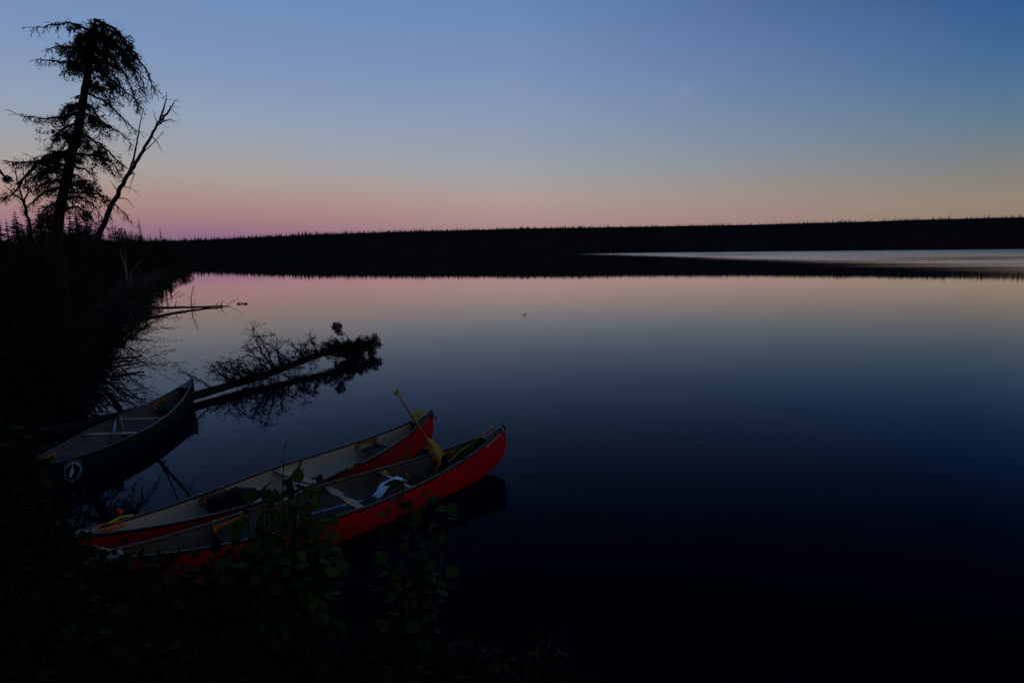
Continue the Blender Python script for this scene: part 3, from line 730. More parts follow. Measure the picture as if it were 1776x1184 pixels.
def make_canoe(loc, yaw, trim, label, hullm, linerm, vin, seats, thwarts, yoke_x=0.0, bolts=True):
    c = empty('canoe', loc, yaw, label, 'canoe', 'canoes drawn up at the shore'); c.rotation_euler = (0, -math.atan(trim), yaw)
    mb = MB()
    for sd in (1, -1):
        rows_ = [[(x, w_ * sd, z) for x, w_, z in (sect(t, s) for s in SS)] for t in TS]
        if sd < 0: rows_ = [r[::-1] for r in rows_]
        mb.grid(rows_)
    mb.build('hull', hullm, c)
    mb = MB()
    for sd in (1, -1):
        rows_ = [[(x, w_ * sd, z - .004) for x, w_, z in (sect(t, s, .016, .012) for s in SS)] for t in TS[1:-1]]
        if sd > 0: rows_ = [r[::-1] for r in rows_]
        mb.grid(rows_)
    mb.build('liner', linerm, c)
    for sd in (1, -1):
        mb = MB(); rows_ = []
        for k in range(-48, 49):
            t = math.copysign(abs(k / 48) ** .85, k); x, w_, z = sect(t, 0); w_ = max(w_, .013)
            pr = [(-.014, -.016), (-.014, .008), (-.008, .013), (.008, .013), (.015, .008), (.015, -.016), (-.014, -.016)]
            rows_.append([(x, (w_ + a) * sd, z + b) for a, b in pr])
        mb.grid(rows_); mb.build('gunwale', vin, c)
    for e in (1, -1):
        mb = MB(); rows_ = []
        for k in range(13):
            t = e * (.845 + .155 * k / 12); x, w_, z = sect(t, 0)
            hmp = .012 + .020 * (k / 12) ** 2
            rows_.append([(x, w_ * v, z + .004 + hmp * (1 - v * v) + (.012 if k == 12 else 0)) for v in (-1, -.6, -.2, .2, .6, 1)])
        if e < 0: rows_ = rows_[::-1]
        mb.grid(rows_)
        r0 = rows_[0] if e > 0 else rows_[-1]
        for p_, q_ in zip(r0, r0[1:]): mb.quad(p_, q_, (q_[0], q_[1], q_[2] - .035), (p_[0], p_[1], p_[2] - .035))
        x, w_, z = sect(e, 0)
        mb.box((x - .035 if e > 0 else x - .022, -.018, z - .035), (x + .022 if e > 0 else x + .035, .018, z + .022))
        d_ = mb.build('deck', vin, c)
    for sx in seats:
        so = MB(); b0 = gun(sx / HL)[0]; zs = .235
        hw = b0 * .93 - .02
        for dx in (-.135, .135):
            so.box((sx + dx - .018, -hw, zs), (sx + dx + .018, hw, zs + .022))
        s_ = so.build('seat', M['seatwood'], c, smooth=False)
        wb = MB()
        for k in range(9):
            x0 = sx - .15 + .0333 * k
            wb.box((x0, -hw * .86, zs + .0235), (x0 + .027, hw * .86, zs + .029))
        for k in range(13):
            y0 = -hw * .86 + hw * 1.72 * k / 13
            wb.box((sx - .157, y0, zs + .0295), (sx + .157, y0 + hw * 1.72 / 13 * .8, zs + .033))
        wb.build('webbing', M['web'], s_, smooth=False)
        for sd in (1, -1):
            hb = MB(); x0, x1 = sx - .165, sx + .165; n_ = 14; out = []
            for k in range(n_ + 1):
                x = x0 + (x1 - x0) * k / n_; bx, zg = gun(x / HL); v = abs(2 * k / n_ - 1)
                arch = zs + (zg - .045 - zs) * max(0, 1 - (v / .86) ** 4) ** .5 if v < .86 else zs
                out.append((x, (bx - .028) * sd, zg - .014, max(arch, zs)))
            for (xa, ya, za, la), (xb, yb, zb, lb) in zip(out, out[1:]):
                q_ = sd * .016
                hb.quad((xa, ya, za), (xb, yb, zb), (xb, yb, lb), (xa, ya, la)); hb.quad((xa, ya - q_, la), (xb, yb - q_, lb), (xb, yb - q_, zb), (xa, ya - q_, za))
                hb.quad((xa, ya, la), (xb, yb, lb), (xb, yb - q_, lb), (xa, ya - q_, la))
            hb.build('seat_hanger', M['seatwood'], c, smooth=False)
    bx_list = []
    for tx in thwarts:
        b0, zg = gun(tx / HL); mb = MB(); hw = b0 - .008
        plank(mb, tx, -hw, hw, zg - .036, lambda v: (-.018 - .014 * (1 - abs(2 * v - 1)), .018 + .014 * (1 - abs(2 * v - 1))))
        mb.build('thwart', M['ash'], c, smooth=False); bx_list.append(tx)
    b0, zg = gun(yoke_x / HL); mb = MB(); hw = b0 - .008
    def yp(v):
        u = abs(2 * v - 1); wd = .034 + .020 * math.exp(-((u - .42) / .28) ** 2)
        neck = .022 * math.exp(-(u / .17) ** 2)
        return (-wd + neck * .2, wd - neck)
    plank(mb, yoke_x, -hw, hw, zg - .036, yp, .02); mb.build('yoke', M['ash'], c, smooth=False); bx_list.append(yoke_x)
    for sx in seats: bx_list += [sx - .13, sx + .13]
    for x in bx_list:
        for sd in (1, -1):
            bx, zg = gun(x / HL); mb = MB(); mb.tube([(x, bx * sd, zg + .008), (x, bx * sd, zg + .017)], [.0085, .006], 8); mb.build('bolt', M['bolt'], c)
    return c
CA, CB, CC = ((-1.895, 6.10, .023), .763, .009), ((-2.69, 6.788, -.006), .957, -.004), ((-6.249, 8.868, -.023), 1.639, .009)
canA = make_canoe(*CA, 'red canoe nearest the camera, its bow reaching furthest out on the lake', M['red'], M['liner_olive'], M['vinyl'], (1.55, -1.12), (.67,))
canB = make_canoe(*CB, 'red canoe with a pale grey inside, lying behind the nearest one', M['red'], M['liner'], M['vinyl'], (1.34, -.86), ())
canC = make_canoe(*CC, 'dark green canoe with a round paddle emblem, at the left bank', M['green'], M['liner_tan'], M['vinyl_green'], (1.55, -1.2), (.58,), -.2)
def loc_to(can, p):
    (l, yaw, trim) = can; m = Matrix.Translation(l) @ Matrix.Rotation(yaw, 4, 'Z') @ Matrix.Rotation(-math.atan(trim), 4, 'Y'); return m @ Vector(p)

# the emblem on the green canoe
ex, ed = -1.5, .165
def decal(name, polys):
    mb = MB()
    for poly in polys:
        mb.add([hull_at(ex + u * 1.15, ed - v * 1.15, -1) for u, v in poly], [tuple(range(len(poly)))])
    return mb.build(name, M['decal'], canC, smooth=False)
def arc(r0f, r1f, a0, a1, n_=40):
    out = []
    for k in range(n_):
        a, b = math.radians(a0 + (a1 - a0) * k / n_), math.radians(a0 + (a1 - a0) * (k + 1) / n_); fa, fb = k / n_, (k + 1) / n_
        out.append([(r0f(fa) * math.cos(a), r0f(fa) * math.sin(a)), (r1f(fa) * math.cos(a), r1f(fa) * math.sin(a)), (r1f(fb) * math.cos(b), r1f(fb) * math.sin(b)), (r0f(fb) * math.cos(b), r0f(fb) * math.sin(b))])
    return out
decal('emblem_ring', arc(lambda f: .117, lambda f: .121, 0, 360))
decal('emblem_swoosh', arc(lambda f: .095 - .016 * math.sin(math.pi * f) ** 1.5, lambda f: .097, -75, 160))
decal('emblem_paddle', [[(-.004, .092), (.006, .093), (-.010, .035), (-.018, .035)], [(-.022, .035), (-.004, .036), (.000, .01), (-.010, -.03), (-.030, -.062), (-.052, -.075), (-.056, -.06), (-.050, -.02), (-.036, .012)]])
decal('emblem_mark', [[(-.03, -.130), (.01, -.134), (.006, -.146), (-.026, -.142)]])
# lettering at the bows of the red canoes: a row of small slanted capitals, too small to read
def bow_print(can, x0, x1, d0, m, h, name, side=-1, n_=11):
    mb = MB(); rr = random.Random(4)
    for k in range(n_):
        xa = x0 + (x1 - x0) * k / n_; wd = (x1 - x0) / n_
        for (u0, u1, v0, v1) in rr.choice([[(0, .25, 0, 1), (.25, .7, .8, 1), (.25, .6, .4, .55)], [(0, .22, 0, 1), (.5, .72, 0, 1), (.22, .5, .8, 1), (.22, .5, 0, .2)], [(0, .22, 0, 1), (.22, .7, 0, .18), (.22, .7, .8, 1)], [(.24, .46, 0, .8), (0, .7, .8, 1)]]):
            mb.add([hull_at(xa + wd * u + .1 * h * v, d0 + h * (1 - v), side) for u, v in ((u0, v0), (u1, v0), (u1, v1), (u0, v1))], [(0, 1, 2, 3)])
    return mb.build(name, m, can, smooth=False)
bow_print(canA, 2.02, 2.36, .030, M['whiteprint'], .026, 'bow_lettering')
bow_print(canA, 2.12, 2.30, .085, M['darkprint'], .045, 'bow_mark', n_=4)
bow_print(canB, 2.02, 2.34, .028, M['yellowprint'], .030, 'bow_lettering')

# ---------------------------------------------------------------- gear in the canoes
def frame_from(p0, p1, roll=0.0, face=None):
    d = (p1 - p0).normalized(); a = d.cross(Vector((0, 0, 1)))
    a = a.normalized() if a.length > .01 else Vector((1, 0, 0)); b = a.cross(d)
    if face is not None: a = d.cross(face).normalized(); b = a.cross(d)
    c_, s_ = math.cos(roll), math.sin(roll); a2, b2 = a * c_ + b * s_, b * c_ - a * s_
    return Matrix(((a2.x, d.x, b2.x, p0.x), (a2.y, d.y, b2.y, p0.y), (a2.z, d.z, b2.z, p0.z), (0, 0, 0, 1)))
def paddle(p_blade, p_grip, label, shaftm, bladem, roll=0.0, bw=.095, bl=.48, grip='flare', bands=None, square=False, face=None):
    Ln = (p_grip - p_blade).length; o = empty('paddle', (0, 0, 0), 0, label, 'paddle'); o.matrix_world = frame_from(p_blade, p_grip, roll, face)
    mb = MB(); rows_ = []
    for k in range(25):
        y = bl * k / 24; f = k / 24
        if square: w_ = bw * (1 - .12 * (1 - f)) * min(1, (f / .03 + .6)) if f < .8 else bw * (1 - ((f - .8) / .2) ** 1.5 * .82)
        else: w_ = bw * (math.sin(math.pi * min(1, (f * .62 + .21))) ** .9) if f < .5 else bw * max(.17, (1 - ((f - .5) / .5) ** 1.6 * .86))
        if f < .06 and not square: w_ *= .72 + 4.6 * f
        th = .006 + .009 * f
        rows_.append([(-w_, y, 0), (-w_ * .45, y, th * .7), (0, y, th), (w_ * .45, y, th * .7), (w_, y, 0), (w_ * .45, y, -th * .7), (0, y, -th), (-w_ * .45, y, -th * .7), (-w_, y, 0)])
    mb.grid(rows_); mb.f.append(tuple(range(8)))
    mb.build('blade', bladem, o)
    mb = MB(); mb.tube([(0, bl - .02, 0), (0, bl + .3, 0), (0, Ln - .12, 0)] + ([(0, Ln - .05, 0)] if grip == 'flare' else [(0, Ln - .02, 0)]), [.0155, .015, .0145, .0145], 10); mb.build('shaft', shaftm, o)
    mb = MB()
    if grip == 'flare':
        rows_ = []
        for k in range(9):
            f = k / 8; wx, wz = .0145 + .036 * f ** 2.2, .0145 + .006 * f
            if k == 8: wx, wz = wx * .8, wz * .7
            rows_.append([(wx * math.cos(6.2832 * j / 12), Ln - .12 + .125 * f, wz * math.sin(6.2832 * j / 12)) for j in range(13)])
        mb.grid(rows_); mb.f.append(tuple(range(len(mb.v) - 13, len(mb.v) - 1)))
    else:
        mb.tube([(-.058, Ln, 0), (-.03, Ln + .006, 0), (.03, Ln + .006, 0), (.058, Ln, 0)], [.012, .0175, .0175, .012], 8); mb.tube([(0, Ln - .06, 0), (0, Ln, 0)], [.019, .022], 8)
    mb.build('grip', shaftm if grip == 'flare' else M['plastic'], o)
    for (y0, y1, m) in bands or []:
        mb = MB(); mb.tube([(0, y0, 0), (0, y1, 0)], .0175, 10); mb.build('band', m, o)
    return o
p0 = atz(768, 803, .315); d = ray(687, 679).normalized(); oc = Vector((0, 0, CAM_H)) - p0
b_ = oc.dot(d); disc = max(0, b_ * b_ - oc.dot(oc) + 1.42 ** 2); p1 = Vector((0, 0, CAM_H)) + d * (-b_ + math.sqrt(disc))
paddle(p0, p1, 'varnished wooden paddle propped across the nearest red canoe, grip in the air', M['paddlewood'], M['paddlewood'], .25, .088, .47, face=p0 - Vector((0, 0, CAM_H)))
p0, p1 = atz(470, 878, .40), atz(620, 804, .42)
paddle(p0, p1, 'black paddle across the two red canoes, orange and cream band near its grip', M['plastic'], M['plastic'], .3, .09, .46, 't', [((p1 - p0).length - .17, (p1 - p0).length - .12, M['ash']), ((p1 - p0).length - .12, (p1 - p0).length - .085, M['orange'])])
p0, p1 = loc_to(CB, (1.22, .16, .075)), loc_to(CB, (-.10, -.20, .13))
paddle(loc_to(CB, (.92, .02, .06)), loc_to(CB, (-.3, -.26, .2)), 'black square bladed paddle lying inside the pale grey lined red canoe', M['plastic'], M['plastic'], .55, .095, .40, 't', None, True)
p0, p1 = atz(690, 851, .13), atz(535, 891, .13)
paddle(loc_to(CA, (.75, .10, .10)), loc_to(CA, (-.55, .30, .12)), 'paddle with a light blue shaft lying inside the nearest red canoe', M['blue'], M['plastic'], .6, .09, .45, 't')
p1, p0 = loc_to(CC, (.46, .33, .36)), loc_to(CC, (-.25, .02, .05))
paddle(p0, p1, 'paddle with a blue shaft leaning on the rail of the green canoe', M['blue'], M['plastic'], .4, .09, .42, 't')
paddle(loc_to(CC, (.98, -.05, .06)), loc_to(CC, (.30, .16, .10)) , 'short black paddle lying on the floor of the green canoe', M['plastic'], M['plastic'], .6, .1, .34, 't', None, True)
mb = MB(); mb.tube([loc_to(CC, (.57, .33, .37)), loc_to(CC, (.46, .25, .22)), loc_to(CC, (.34, .14, .05))], [.022, .02, .018], 8)
tag(mb.build('wooden_pole', M['ash']), 'short tan pole standing against the rail inside the green canoe', 'pole')
a_, b_ = atz(160, 948, .50), atz(224, 966, .47)
mb = MB(); mb.tube([a_, a_.lerp(b_, .3), a_.lerp(b_, .75), b_], [.020, .021, .019, .005], 8)
tag(mb.build('peeled_stick', M['ash']), 'pale peeled stick lying across the stern of the nearest red canoe', 'stick')

# towel over the forward thwart of the nearest canoe
mb = MB(); rows_ = []
for i in range(15):
    f = i / 14
    if f < .2: x, z = .72 + .02 * (.2 - f) * 5, .30 + .035 * f * 5
    elif f < .35: x, z = .72 - .09 * (f - .2) / .15, .336
    else: x, z = .63 - .26 * (f - .35) / .65, .336 - .15 * ((f - .35) / .65) ** 1.6
    rows_.append([(x + .012 * math.sin(j * 1.7 + i * .3), -.13 + .15 * j / 9 + .02 * math.sin(i * .9) + .05 * (f - .3), z + .006 * math.sin(j * 2.1)) for j in range(10)])
rows_ = [[loc_to(CA, p) for p in r] for r in rows_]
mb.grid(rows_)
o = mb.build('towel', M['towel']); o.modifiers.new('thickness', 'SOLIDIFY').thickness = .006
tag(o, 'white towel hung over the forward thwart of the nearest red canoe', 'towel')

# ropes
def rope(name, pts, r, m, label, cat='rope', n_=8):
    mb = MB(); q = bez(pts, n_); mb.tube(q, r, 6); return tag(mb.build(name, m), label, cat)
rope('bow_rope', [loc_to(CA, p) for p in [(2.33, .02, .575), (2.27, .05, .57), (2.10, .07, .505), (1.92, .075, .43), (1.72, .07, .37), (1.55, .06, .30), (1.34, .05, .285), (1.25, .04, .10), (1.0, .06, .045), (.85, .05, .33)]], .0075, M['rope'], 'yellow rope running from the bow along the nearest red canoe')
rope('rope_hitch', [loc_to(CA, (.67 + .034 * math.cos(a), .20 + .006 * a, .315 + .03 * math.sin(a))) for a in [k * .7 for k in range(20)]] + [loc_to(CA, (.62, .30, .2)), loc_to(CA, (.60, .31, .06))], .006, M['rope'], 'yellow rope hitched round the forward thwart beside the white towel')
rope('rope_knot', [loc_to(CA, (2.26 + .02 * math.cos(a), .05 + .02 * math.sin(a), .572 + .004 * a)) for a in [k * .8 for k in range(12)]] + [loc_to(CA, (2.24, .08, .66))], .006, M['rope'], 'small yellow knot with an upright end on the bow of the nearest red canoe')
rope('carry_loop', [loc_to(CA, p) for p in [(2.33, .02, .578), (2.36, -.01, .572), (2.39, -.024, .56), (2.40, -.042, .535), (2.405, -.046, .50)]], .006, M['whitecord'], 'white cord loop over the bow of the nearest red canoe', 'cord')
mb = MB()
coil = []
for k in range(110):
    a = k * .42; rr_ = .085 + .028 * math.sin(k * .37); coil.append(loc_to(CB, (2.16 + rr_ * 1.35 * math.cos(a), .0 + rr_ * .9 * math.sin(a) * .8, .535 + .0005 * k + .018 * math.sin(k * .9) + .05 * max(0, math.cos(a)) * 0 + .015)))
mb.tube(bez(coil, 3), .0065, 5); mb.tube(bez([coil[-1], loc_to(CB, (2.05, -.09, .52)), loc_to(CB, (1.98, -.10, .44))], 6), .0065, 5)
tag(mb.build('rope_coil', M['rope']), 'coil of yellow rope heaped on the bow of the rear red canoe', 'rope')
mb = MB(); mb.tube(bez([loc_to(CB, p) for p in [(2.42, -.02, .53), (2.46, -.02, .50), (2.50, -.02, .455), (2.53, -.03, .44)]], 5), [.012] * 15 + [.02], 6)
tag(mb.build('strap_end', M['plastic']), 'black strap end hanging at the bow of the rear red canoe', 'strap')
mb = MB(); mb.tube([loc_to(CA, (.9, -.06, .27)), loc_to(CA, (2.42, -.01, .615)), loc_to(CA, (2.75, .0, .69)), loc_to(CA, (3.05, .01, .77))], [.008, .004, .0028, .0012], 6)
tag(mb.build('fishing_rod', M['plastic']), 'thin dark fishing rod sticking out over the bow of the nearest red canoe', 'fishing rod')
# straps at the stern of the rear canoe
mb = MB(); mb.tube(bez([loc_to(CB, p) for p in [(-2.16, .05, .47), (-2.05, .08, .48), (-1.95, .06, .475), (-1.88, .0, .455), (-2.0, -.06, .47), (-2.12, -.02, .48)]], 6), .017, 6)
tag(mb.build('orange_strap', M['orange']), 'bundled orange strap on the stern of the rear red canoe', 'strap')
mb = MB(); c = loc_to(CB, (-1.88, .12, .52)); mb.tube([c + Vector((0, 0, -.03)), c + Vector((.02, .0, .02)), c + Vector((-.01, 0, .06))], [.035, .032, .006], 6)
tag(mb.build('red_toggle', M['redstrap']), 'small red toggle standing on the stern of the rear red canoe', 'toggle')
rope('lime_cord', [loc_to(CB, p) for p in [(-2.0, .02, .50), (-1.93, .06, .50), (-1.86, .09, .49), (-1.76, .12, .46)]], .008, M['limerope'], 'short lime yellow cord beside the orange strap', 'cord')
mb = MB(); c = c + Vector((-.04, 0, .10)); mb.tube([c + Vector((.025 * math.cos(a), 0, .025 * math.sin(a))) for a in [k * .524 for k in range(13)]], .006, 6, cap=False); mb.tube([c + Vector((0, 0, -.025)), c + Vector((.01, 0, -.085))], .006, 6)
tag(mb.build('metal_ring', M['plastic']), 'dark ring standing up behind the red toggle', 'ring')

# bag and sponge in the rear canoe
bm_ = MB(); rows_ = []
for i in range(13):
    th = math.pi * i / 12
    rows_.append([Vector((.34 * math.cos(th) * (1 + .0), .22 * math.sin(th) * math.cos(ph), .17 * math.sin(th) * math.sin(ph))) for ph in [2 * math.pi * j / 18 for j in range(19)]])
for r in rows_:
    for p in r: p += p * .34 * noise.noise(p * 6 + Vector((3, 1, 0))) + p * .12 * noise.noise(p * 19)
bm_.grid([[loc_to(CB, (p.x * .85 - .80, p.y * .85 + .02, max(p.z * .72, -.10) + .275)) for p in r] for r in rows_])
bag = empty('bag', (0, 0, 0), 0, 'black soft bag slumped on the stern seat of the rear red canoe', 'bag'); bm_.build('bag_body', M['bag'], bag)
mb = MB(); mb.tube(bez([loc_to(CB, p) for p in [(-.90, .05, .36), (-.86, .03, .40), (-.78, .03, .405), (-.72, .05, .36)]], 6), .012, 6); mb.build('handle', M['web'], bag)
mb = MB()
q = [Vector((-.05, -.03, -.045)), Vector((.05, .03, .045))]
mb.box(q[0], q[1]); me = mb
sg = me.build('sponge', M['sponge'], smooth=False); sg.location = loc_to(CB, (.10, .345, .245)); sg.rotation_euler = (.25, .1, CB[1]); bv = sg.modifiers.new('edge', 'BEVEL'); bv.width = .012; bv.segments = 3
tag(sg, 'yellow sponge wedged under the rail of the rear red canoe', 'sponge')
mb = MB(); mb.box((0, 0, 0), (.06, .035, .03)); o = mb.build('wood_block', M['ash'], smooth=False); o.location = atz(761, 807, .27); o.rotation_euler = (0, .2, .5)
bv = o.modifiers.new('edge', 'BEVEL'); bv.width = .008
tag(o, 'small pale wooden block on the bow seat beneath the wooden paddle', 'block')

# a gnat hanging in the air
b = at(908, 547, 1.7)
bd = MB(); rows_ = []
for i in range(9):
    f = i / 8; r_ = .0013 * math.sin(math.pi * min(1, f * .85 + .12)) ** .7
    rows_.append([(b.x + .009 * (f - .4), b.y + r_ * math.cos(a), b.z - .010 * (f - .4) + r_ * math.sin(a)) for a in [6.2832 * j / 8 for j in range(9)]])
bd.grid(rows_)
ins = empty('insect', (0, 0, 0), 0, 'tiny dark insect hovering in the air above the middle of the lake', 'insect'); bd.build('body', M['bird'], ins)
for s_ in (1, -1):
    wg = MB(); wg.prism([(b.x, b.y, b.z + .001), (b.x + .003, b.y + s_ * .003, b.z + .004), (b.x + .008, b.y + s_ * .006, b.z + .0055), (b.x + .009, b.y + s_ * .004, b.z + .003)], (0, 0, .0002)); wg.build('wing', M['bird'], ins)

# ---------------------------------------------------------------- foreground shrubs
def leaf_mesh(m, seed):
    rr = random.Random(seed); mb = MB(); n_ = 6; Lr, Cc = [], []
    for i in range(n_ + 1):
        f = i / n_; w_ = .36 * math.sin(math.pi * (f ** .8)) ** .85 + (.02 if 0 < i < n_ else 0); z = -.16 * f * f
        Cc.append((0, f, z)); Lr.append((w_ * (1.08 if i % 2 else .93), f - .03 * (i % 2), z + .10 * w_))
    b = 0
    for p in Cc: mb.v.append(p)
    for p in Lr: mb.v.append(p)
    for p in Lr: mb.v.append((-p[0], p[1], p[2]))
    k = n_ + 1
    for i in range(n_):
        mb.f += [(i, k + i, k + i + 1, i + 1), (i, i + 1, 2 * k + i + 1, 2 * k + i)]
    return mb.mesh('leaf', m)
LEAVES = [leaf_mesh(M['leaf'], 1), leaf_mesh(M['leaf_dark'], 2), leaf_mesh(M['leaf_yellow'], 3)]
def leaf_matrix(p, d, sz):
    d = Vector(d).normalized(); s = d.cross(Vector((0, 0, 1)) + rv(.5)).normalized(); u = s.cross(d)
    return Matrix(((s.x * sz, d.x * sz, u.x * sz, p.x), (s.y * sz, d.y * sz, u.y * sz, p.y), (s.z * sz, d.z * sz, u.z * sz, p.z), (0, 0, 0, 1)))
def shrub(name, label, stems, base, sz, single=True, group=None, kinds=(0, 1), per=16, mats=None, mass_mat='leaf_dark'):
    """leafy shrub: stems are paths; leaves one by one, or one mass where they cannot be told apart"""
    o = empty(name, base, 0, label, 'shrub', group); mass = MB()
    for path in stems:
        q = bez([Vector(p) - base for p in path], 5); k = len(q); mb = MB()
        mb.tube(q, [.008 * (1 - .8 * i / (k - 1)) + .0015 for i in range(k)], 5, cap=False); mb.build('stem', M['stem'], o)
        L_ = sum((b - a).length for a, b in zip(q, q[1:])); m_ = max(4, int(L_ * per))
        for j in range(m_):
            f = .18 + .82 * (j + R.random() * .6) / m_; f = min(f, .999); i = int(f * (k - 1)); p = q[i].lerp(q[i + 1], f * (k - 1) - i)
            a = j * 2.4 + R.uniform(-.4, .4); d = Vector((math.cos(a), math.sin(a), R.uniform(-.35, .5)))
            if j == m_ - 1: d = Vector((.1, 0, 1))
            pet = p + d * sz * R.uniform(.3, 1.3) * (1.2 - .5 * f); s_ = sz * R.uniform(.6, 1.25)
            mt = leaf_matrix(pet, d + Vector((0, 0, -.35)), s_)
            if single:
                l = link('leaf', LEAVES[R.choices(range(3), mats or (.62, .33, .05))[0]], o); l.matrix_local = mt
            else:
                me = LEAVES[0]; bb = len(mass.v)
                mass.v += [tuple(mt @ v.co) for v in me.vertices]; mass.f += [tuple(bb + x for x in pl.vertices) for pl in me.polygons]
    if mass.v:
        c = mass.build('leaves', M[mass_mat], o); c['kind'] = 'stuff'
    return o
def stem_to(px, py, Y, bx, by, bend=.08):
    t = at(px, py, Y); b = Vector((bx, by, ground(bx, by) - .03))
    return [b, b.lerp(t, .4) + Vector((R.uniform(-bend, bend), R.uniform(-bend, bend), .05)), b.lerp(t, .75) + Vector((R.uniform(-bend, bend) * .6, 0, .03)), t]
b = Vector((-1.42, 3.45, ground(-1.42, 3.45)))
S1 = [(492, 797, 3.75), (520, 826, 3.85), (455, 868, 3.7), (552, 852, 3.85), (535, 890, 3.7), (425, 905, 3.6), (500, 870, 3.6), (480, 920, 3.5), (445, 940, 3.45), (520, 935, 3.5), (405, 945, 3.5), (550, 940, 3.55), (470, 885, 3.7), (508, 905, 3.6), (430, 880, 3.75), (535, 960, 3.4), (540, 870, 3.8), (460, 960, 3.4)]
shrub('leafy_shrub', 'leafy green shrub rising in front of the middle of the red canoes', [stem_to(x, y, Y, -1.45 + (x - 490) * .0016, 3.45 + R.uniform(-.1, .1)) for x, y, Y in S1], b, .10, True, None, per=13, mats=(.66, .32, .02))
b = Vector((-.62, 3.35, ground(-.62, 3.35)))
S2 = [(700, 800, 3.8), (768, 822, 3.7), (735, 868, 3.7), (690, 846, 3.75), (755, 895, 3.65), (672, 890, 3.6), (720, 912, 3.5), (700, 930, 3.5), (745, 930, 3.5), (660, 940, 3.5), (765, 950, 3.4), (715, 880, 3.7)]
shrub('leafy_shrub', 'leafy shrub before the bow half of the nearest red canoe, one bright leaf', [stem_to(x, y, Y, -.64 + (x - 720) * .0012, 3.35 + R.uniform(-.08, .08), .05) for x, y, Y in S2], b, .095, True, None, per=9, mats=(.62, .36, .02))
o = [x for x in bpy.data.objects if x.name.startswith('leafy_shrub')][-1]
for (px, py, Y, sz, dx, mi) in [(766, 884, 3.62, .115, .9, 2), (703, 788, 3.8, .085, .2, 2), (742, 856, 3.65, .12, .7, 0), (684, 838, 3.7, .13, -.9, 1), (715, 838, 3.72, .12, .5, 1), (690, 868, 3.6, .13, -.6, 1), (700, 905, 3.6, .13, -.9, 1), (770, 905, 3.6, .10, .8, 0)]:
    l = link('leaf', LEAVES[mi], o); p = at(px, py, Y) - b; l.matrix_local = leaf_matrix(p - Vector((dx * sz * .5, 0, 0)), (dx, R.uniform(-.3, .3), .15), sz)
G7 = 'thick bushes added below the viewpoint to shade the canoe sterns'  # bushes added under the sightline to keep low sky light off the hulls
for x, y, zt, wd in [(-1.15, 1.7, 1.62, .55), (-1.9, 2.0, 1.35, .6), (-1.7, 2.6, 1.05, .6), (-2.4, 2.5, 1.15, .6), (-.7, 2.2, 1.05, .5), (-2.9, 2.5, 1.35, .6), (-1.4, 2.2, 1.3, .5), (-.5, 1.5, 1.6, .45)]:
    bush(x, y, (zt - ground(x, y)) / 1.05, wd, 'thick dark bush added below the viewpoint to shade the canoe sterns', G7)
G3 = 'undergrowth on the near bank'; LB3 = 'dark leafy undergrowth bush filling the near bank below the canoes'
for (x, y, h, wd) in [(.15, 3.3, .35, .5), (-.25, 3.25, .45, .5), (.05, 2.9, .35, .5), (.45, 2.95, .3, .4), (-.9, 3.3, .55, .5), (-1.2, 3.0, .5, .5), (-1.75, 3.4, .68, .5), (-2.1, 3.4, .74, .5), (-2.45, 3.45, .76, .5), (-2.8, 3.55, .78, .45), (-3.15, 3.75, .80, .45), (-3.5, 3.85, .88, .45), (-3.8, 4.1, .9, .4), (-2.3, 3.1, .7, .5), (-2.9, 3.3, .75, .5), (-1.7, 2.8, .5, .6), (-2.3, 2.7, .5, .6), (-.6, 2.8, .4, .5), (-2.9, 3.0, .7, .6), (-4.0, 4.05, .95, .5), (-4.25, 4.45, 1.35, .5), (-4.5, 4.75, 1.5, .5), (-4.05, 4.3, 1.15, .4), (-3.5, 3.2, .8, .7), (-4.9, 4.9, 1.2, .6), (-5.3, 5.2, 1.4, .6), (-4.7, 4.0, 1.2, .8), (-5.6, 4.6, 1.7, .9), (-6.0, 5.8, 1.7, .7), (-6.6, 6.4, 1.8, .75), (-6.3, 5.0, 1.9, 1.0), (-7.2, 7.3, 1.7, .6), (-7.5, 6.5, 2.0, .9), (-8.0, 8.2, 1.9, .8), (-5.2, 5.45, 1.25, .5), (-4.15, 4.55, 1.3, .38), (-4.3, 4.75, 1.5, .38), (-4.8, 5.05, 1.5, .45), (-5.05, 5.3, 1.5, .4), (-4.2, 4.5, 1.0, .35)]:
    stems_ = []
    bb = Vector((x, y, ground(x, y)))
    for k in range(16):
        a = R.uniform(0, 6.28); r_ = wd * R.uniform(.1, .7); e = bb + Vector((math.cos(a) * r_, math.sin(a) * r_, h * R.uniform(.45, 1.1)))
        stems_.append([bb + rv(.05), bb.lerp(e, .5) + Vector((0, 0, .08)), e])
    shrub('undergrowth_bush', LB3, stems_, bb, .075 + .012 * h, False, G3, per=32)
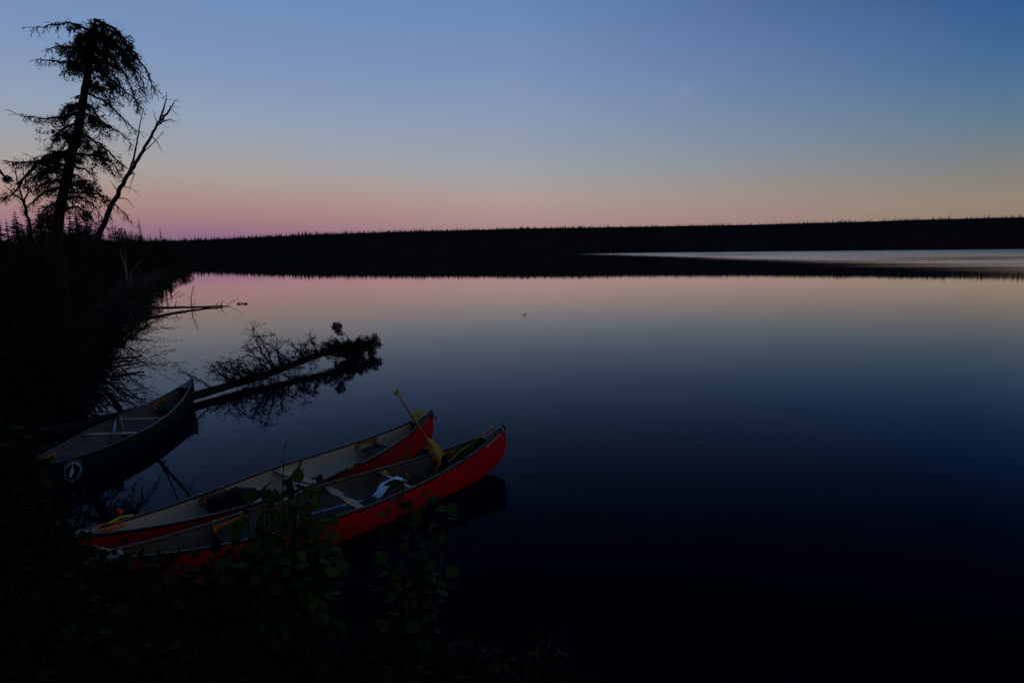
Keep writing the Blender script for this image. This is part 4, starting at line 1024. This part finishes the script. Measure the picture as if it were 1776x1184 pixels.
# near shrubs, then unseen trees added behind and left to darken the foreground
b = Vector((-1.5, 3.35, ground(-1.5, 3.35)))
shrub('leafy_shrub', 'broad dark shrub at the foot of the leafy shrub before the red canoes', [stem_to(x, y, Y, -1.5 + (x - 480) * .002, 3.3) for x, y, Y in [(430, 900, 3.5), (462, 872, 3.6), (500, 860, 3.55), (535, 870, 3.6), (515, 845, 3.6), (475, 885, 3.6), (410, 940, 3.4), (560, 935, 3.45), (550, 895, 3.55), (480, 930, 3.3), (520, 940, 3.3), (445, 955, 3.3), (540, 955, 3.3)]], b, .09, False, None, per=30, mass_mat='leaf')
for n_, (xs_, lab) in enumerate([(range(165, 300, 11), 'low leafy shrub added over the stern of the nearest red canoe to darken it'), (range(296, 432, 11), 'low leafy shrub added to darken the hull between the stern and the tall leafy shrub')]):
    bx = -2.95 if n_ == 0 else -2.2  # added shrubs cover the stern half in place of its deep shade
    b = Vector((bx, 3.6, ground(bx, 3.6)))
    shrub('leafy_shrub', lab, [stem_to(x, 968 + R.uniform(0, 30), 3.85, (x - 888) * .0041 + R.uniform(-.05, .05), 3.6 + R.uniform(-.12, .1)) for x in xs_], b, .085, False, None, per=34)
b = Vector((-3.45, 3.95, ground(-3.45, 3.95)))
shrub('leafy_shrub', 'dark leafy shrub hiding the tips of the sterns of both red canoes', [stem_to(x, y, 4.1, -3.5 + (x - 110) * .003 + R.uniform(-.06, .06), 3.95 + R.uniform(-.1, .1)) for x, y in [(62, 850), (75, 880), (88, 870), (100, 892), (112, 900), (124, 906), (136, 912), (148, 922), (156, 940), (95, 930), (120, 940), (142, 955), (70, 920), (108, 960), (160, 970), (130, 975)]], b, .075, False, None, per=44)
G5 = 'unseen tall alders added beside the landing for shade'  # unseen alders added to cut light from the left and behind
for x, y, h, wd in [(-5.7, 3.3, 4.6, 1.9), (-6.9, 4.7, 4.8, 1.9), (-4.1, 1.6, 5.0, 1.7), (-2.7, .0, 5.2, 1.5), (-1.3, -1.9, 5.4, 1.7), (-8.4, 6.3, 4.8, 1.9), (-3.7, -.9, 8.0, 3.2), (-.6, -3.7, 8.0, 3.2), (-5.2, -3.5, 9.0, 3.4)]:
    bush(x, y, h, wd, 'tall dark alder added out of view beside the landing to block light', G5)
G4 = 'unseen tall spruces added behind the landing for shade'  # unseen spruces added to shade the near bank and canoe sterns
for x, y, h in [ (-5.6, 1.9, 11), (-7.3, 3.6, 10), (-3.2, -2.4, 11), (-1.0, -3.6, 12), (1.6, -3.2, 11), (3.6, -4.6, 12), (-5.4, -.6, 12), (-7.2, 1.6, 12), (-8.8, 4.2, 11), (-10.6, 5.6, 12), (-4.6, -4.6, 13), (-.2, -6.4, 13), (-7.6, -2.8, 13), (-9.8, 1.2, 13), (-12, 7.5, 12), (2.4, -7, 13), (5.4, -8, 12), (-12.4, 3.4, 13), (-3, -8, 14), (-6.5, -6.5, 14), (-10, -1.5, 14)]:
    o = spruce(x, y, h, R.choice((0, 2)), 'tall dark spruce added out of view behind the landing to block light', G4); o.scale = (h / 8 * 1.5, h / 8 * 1.5, h / 8)
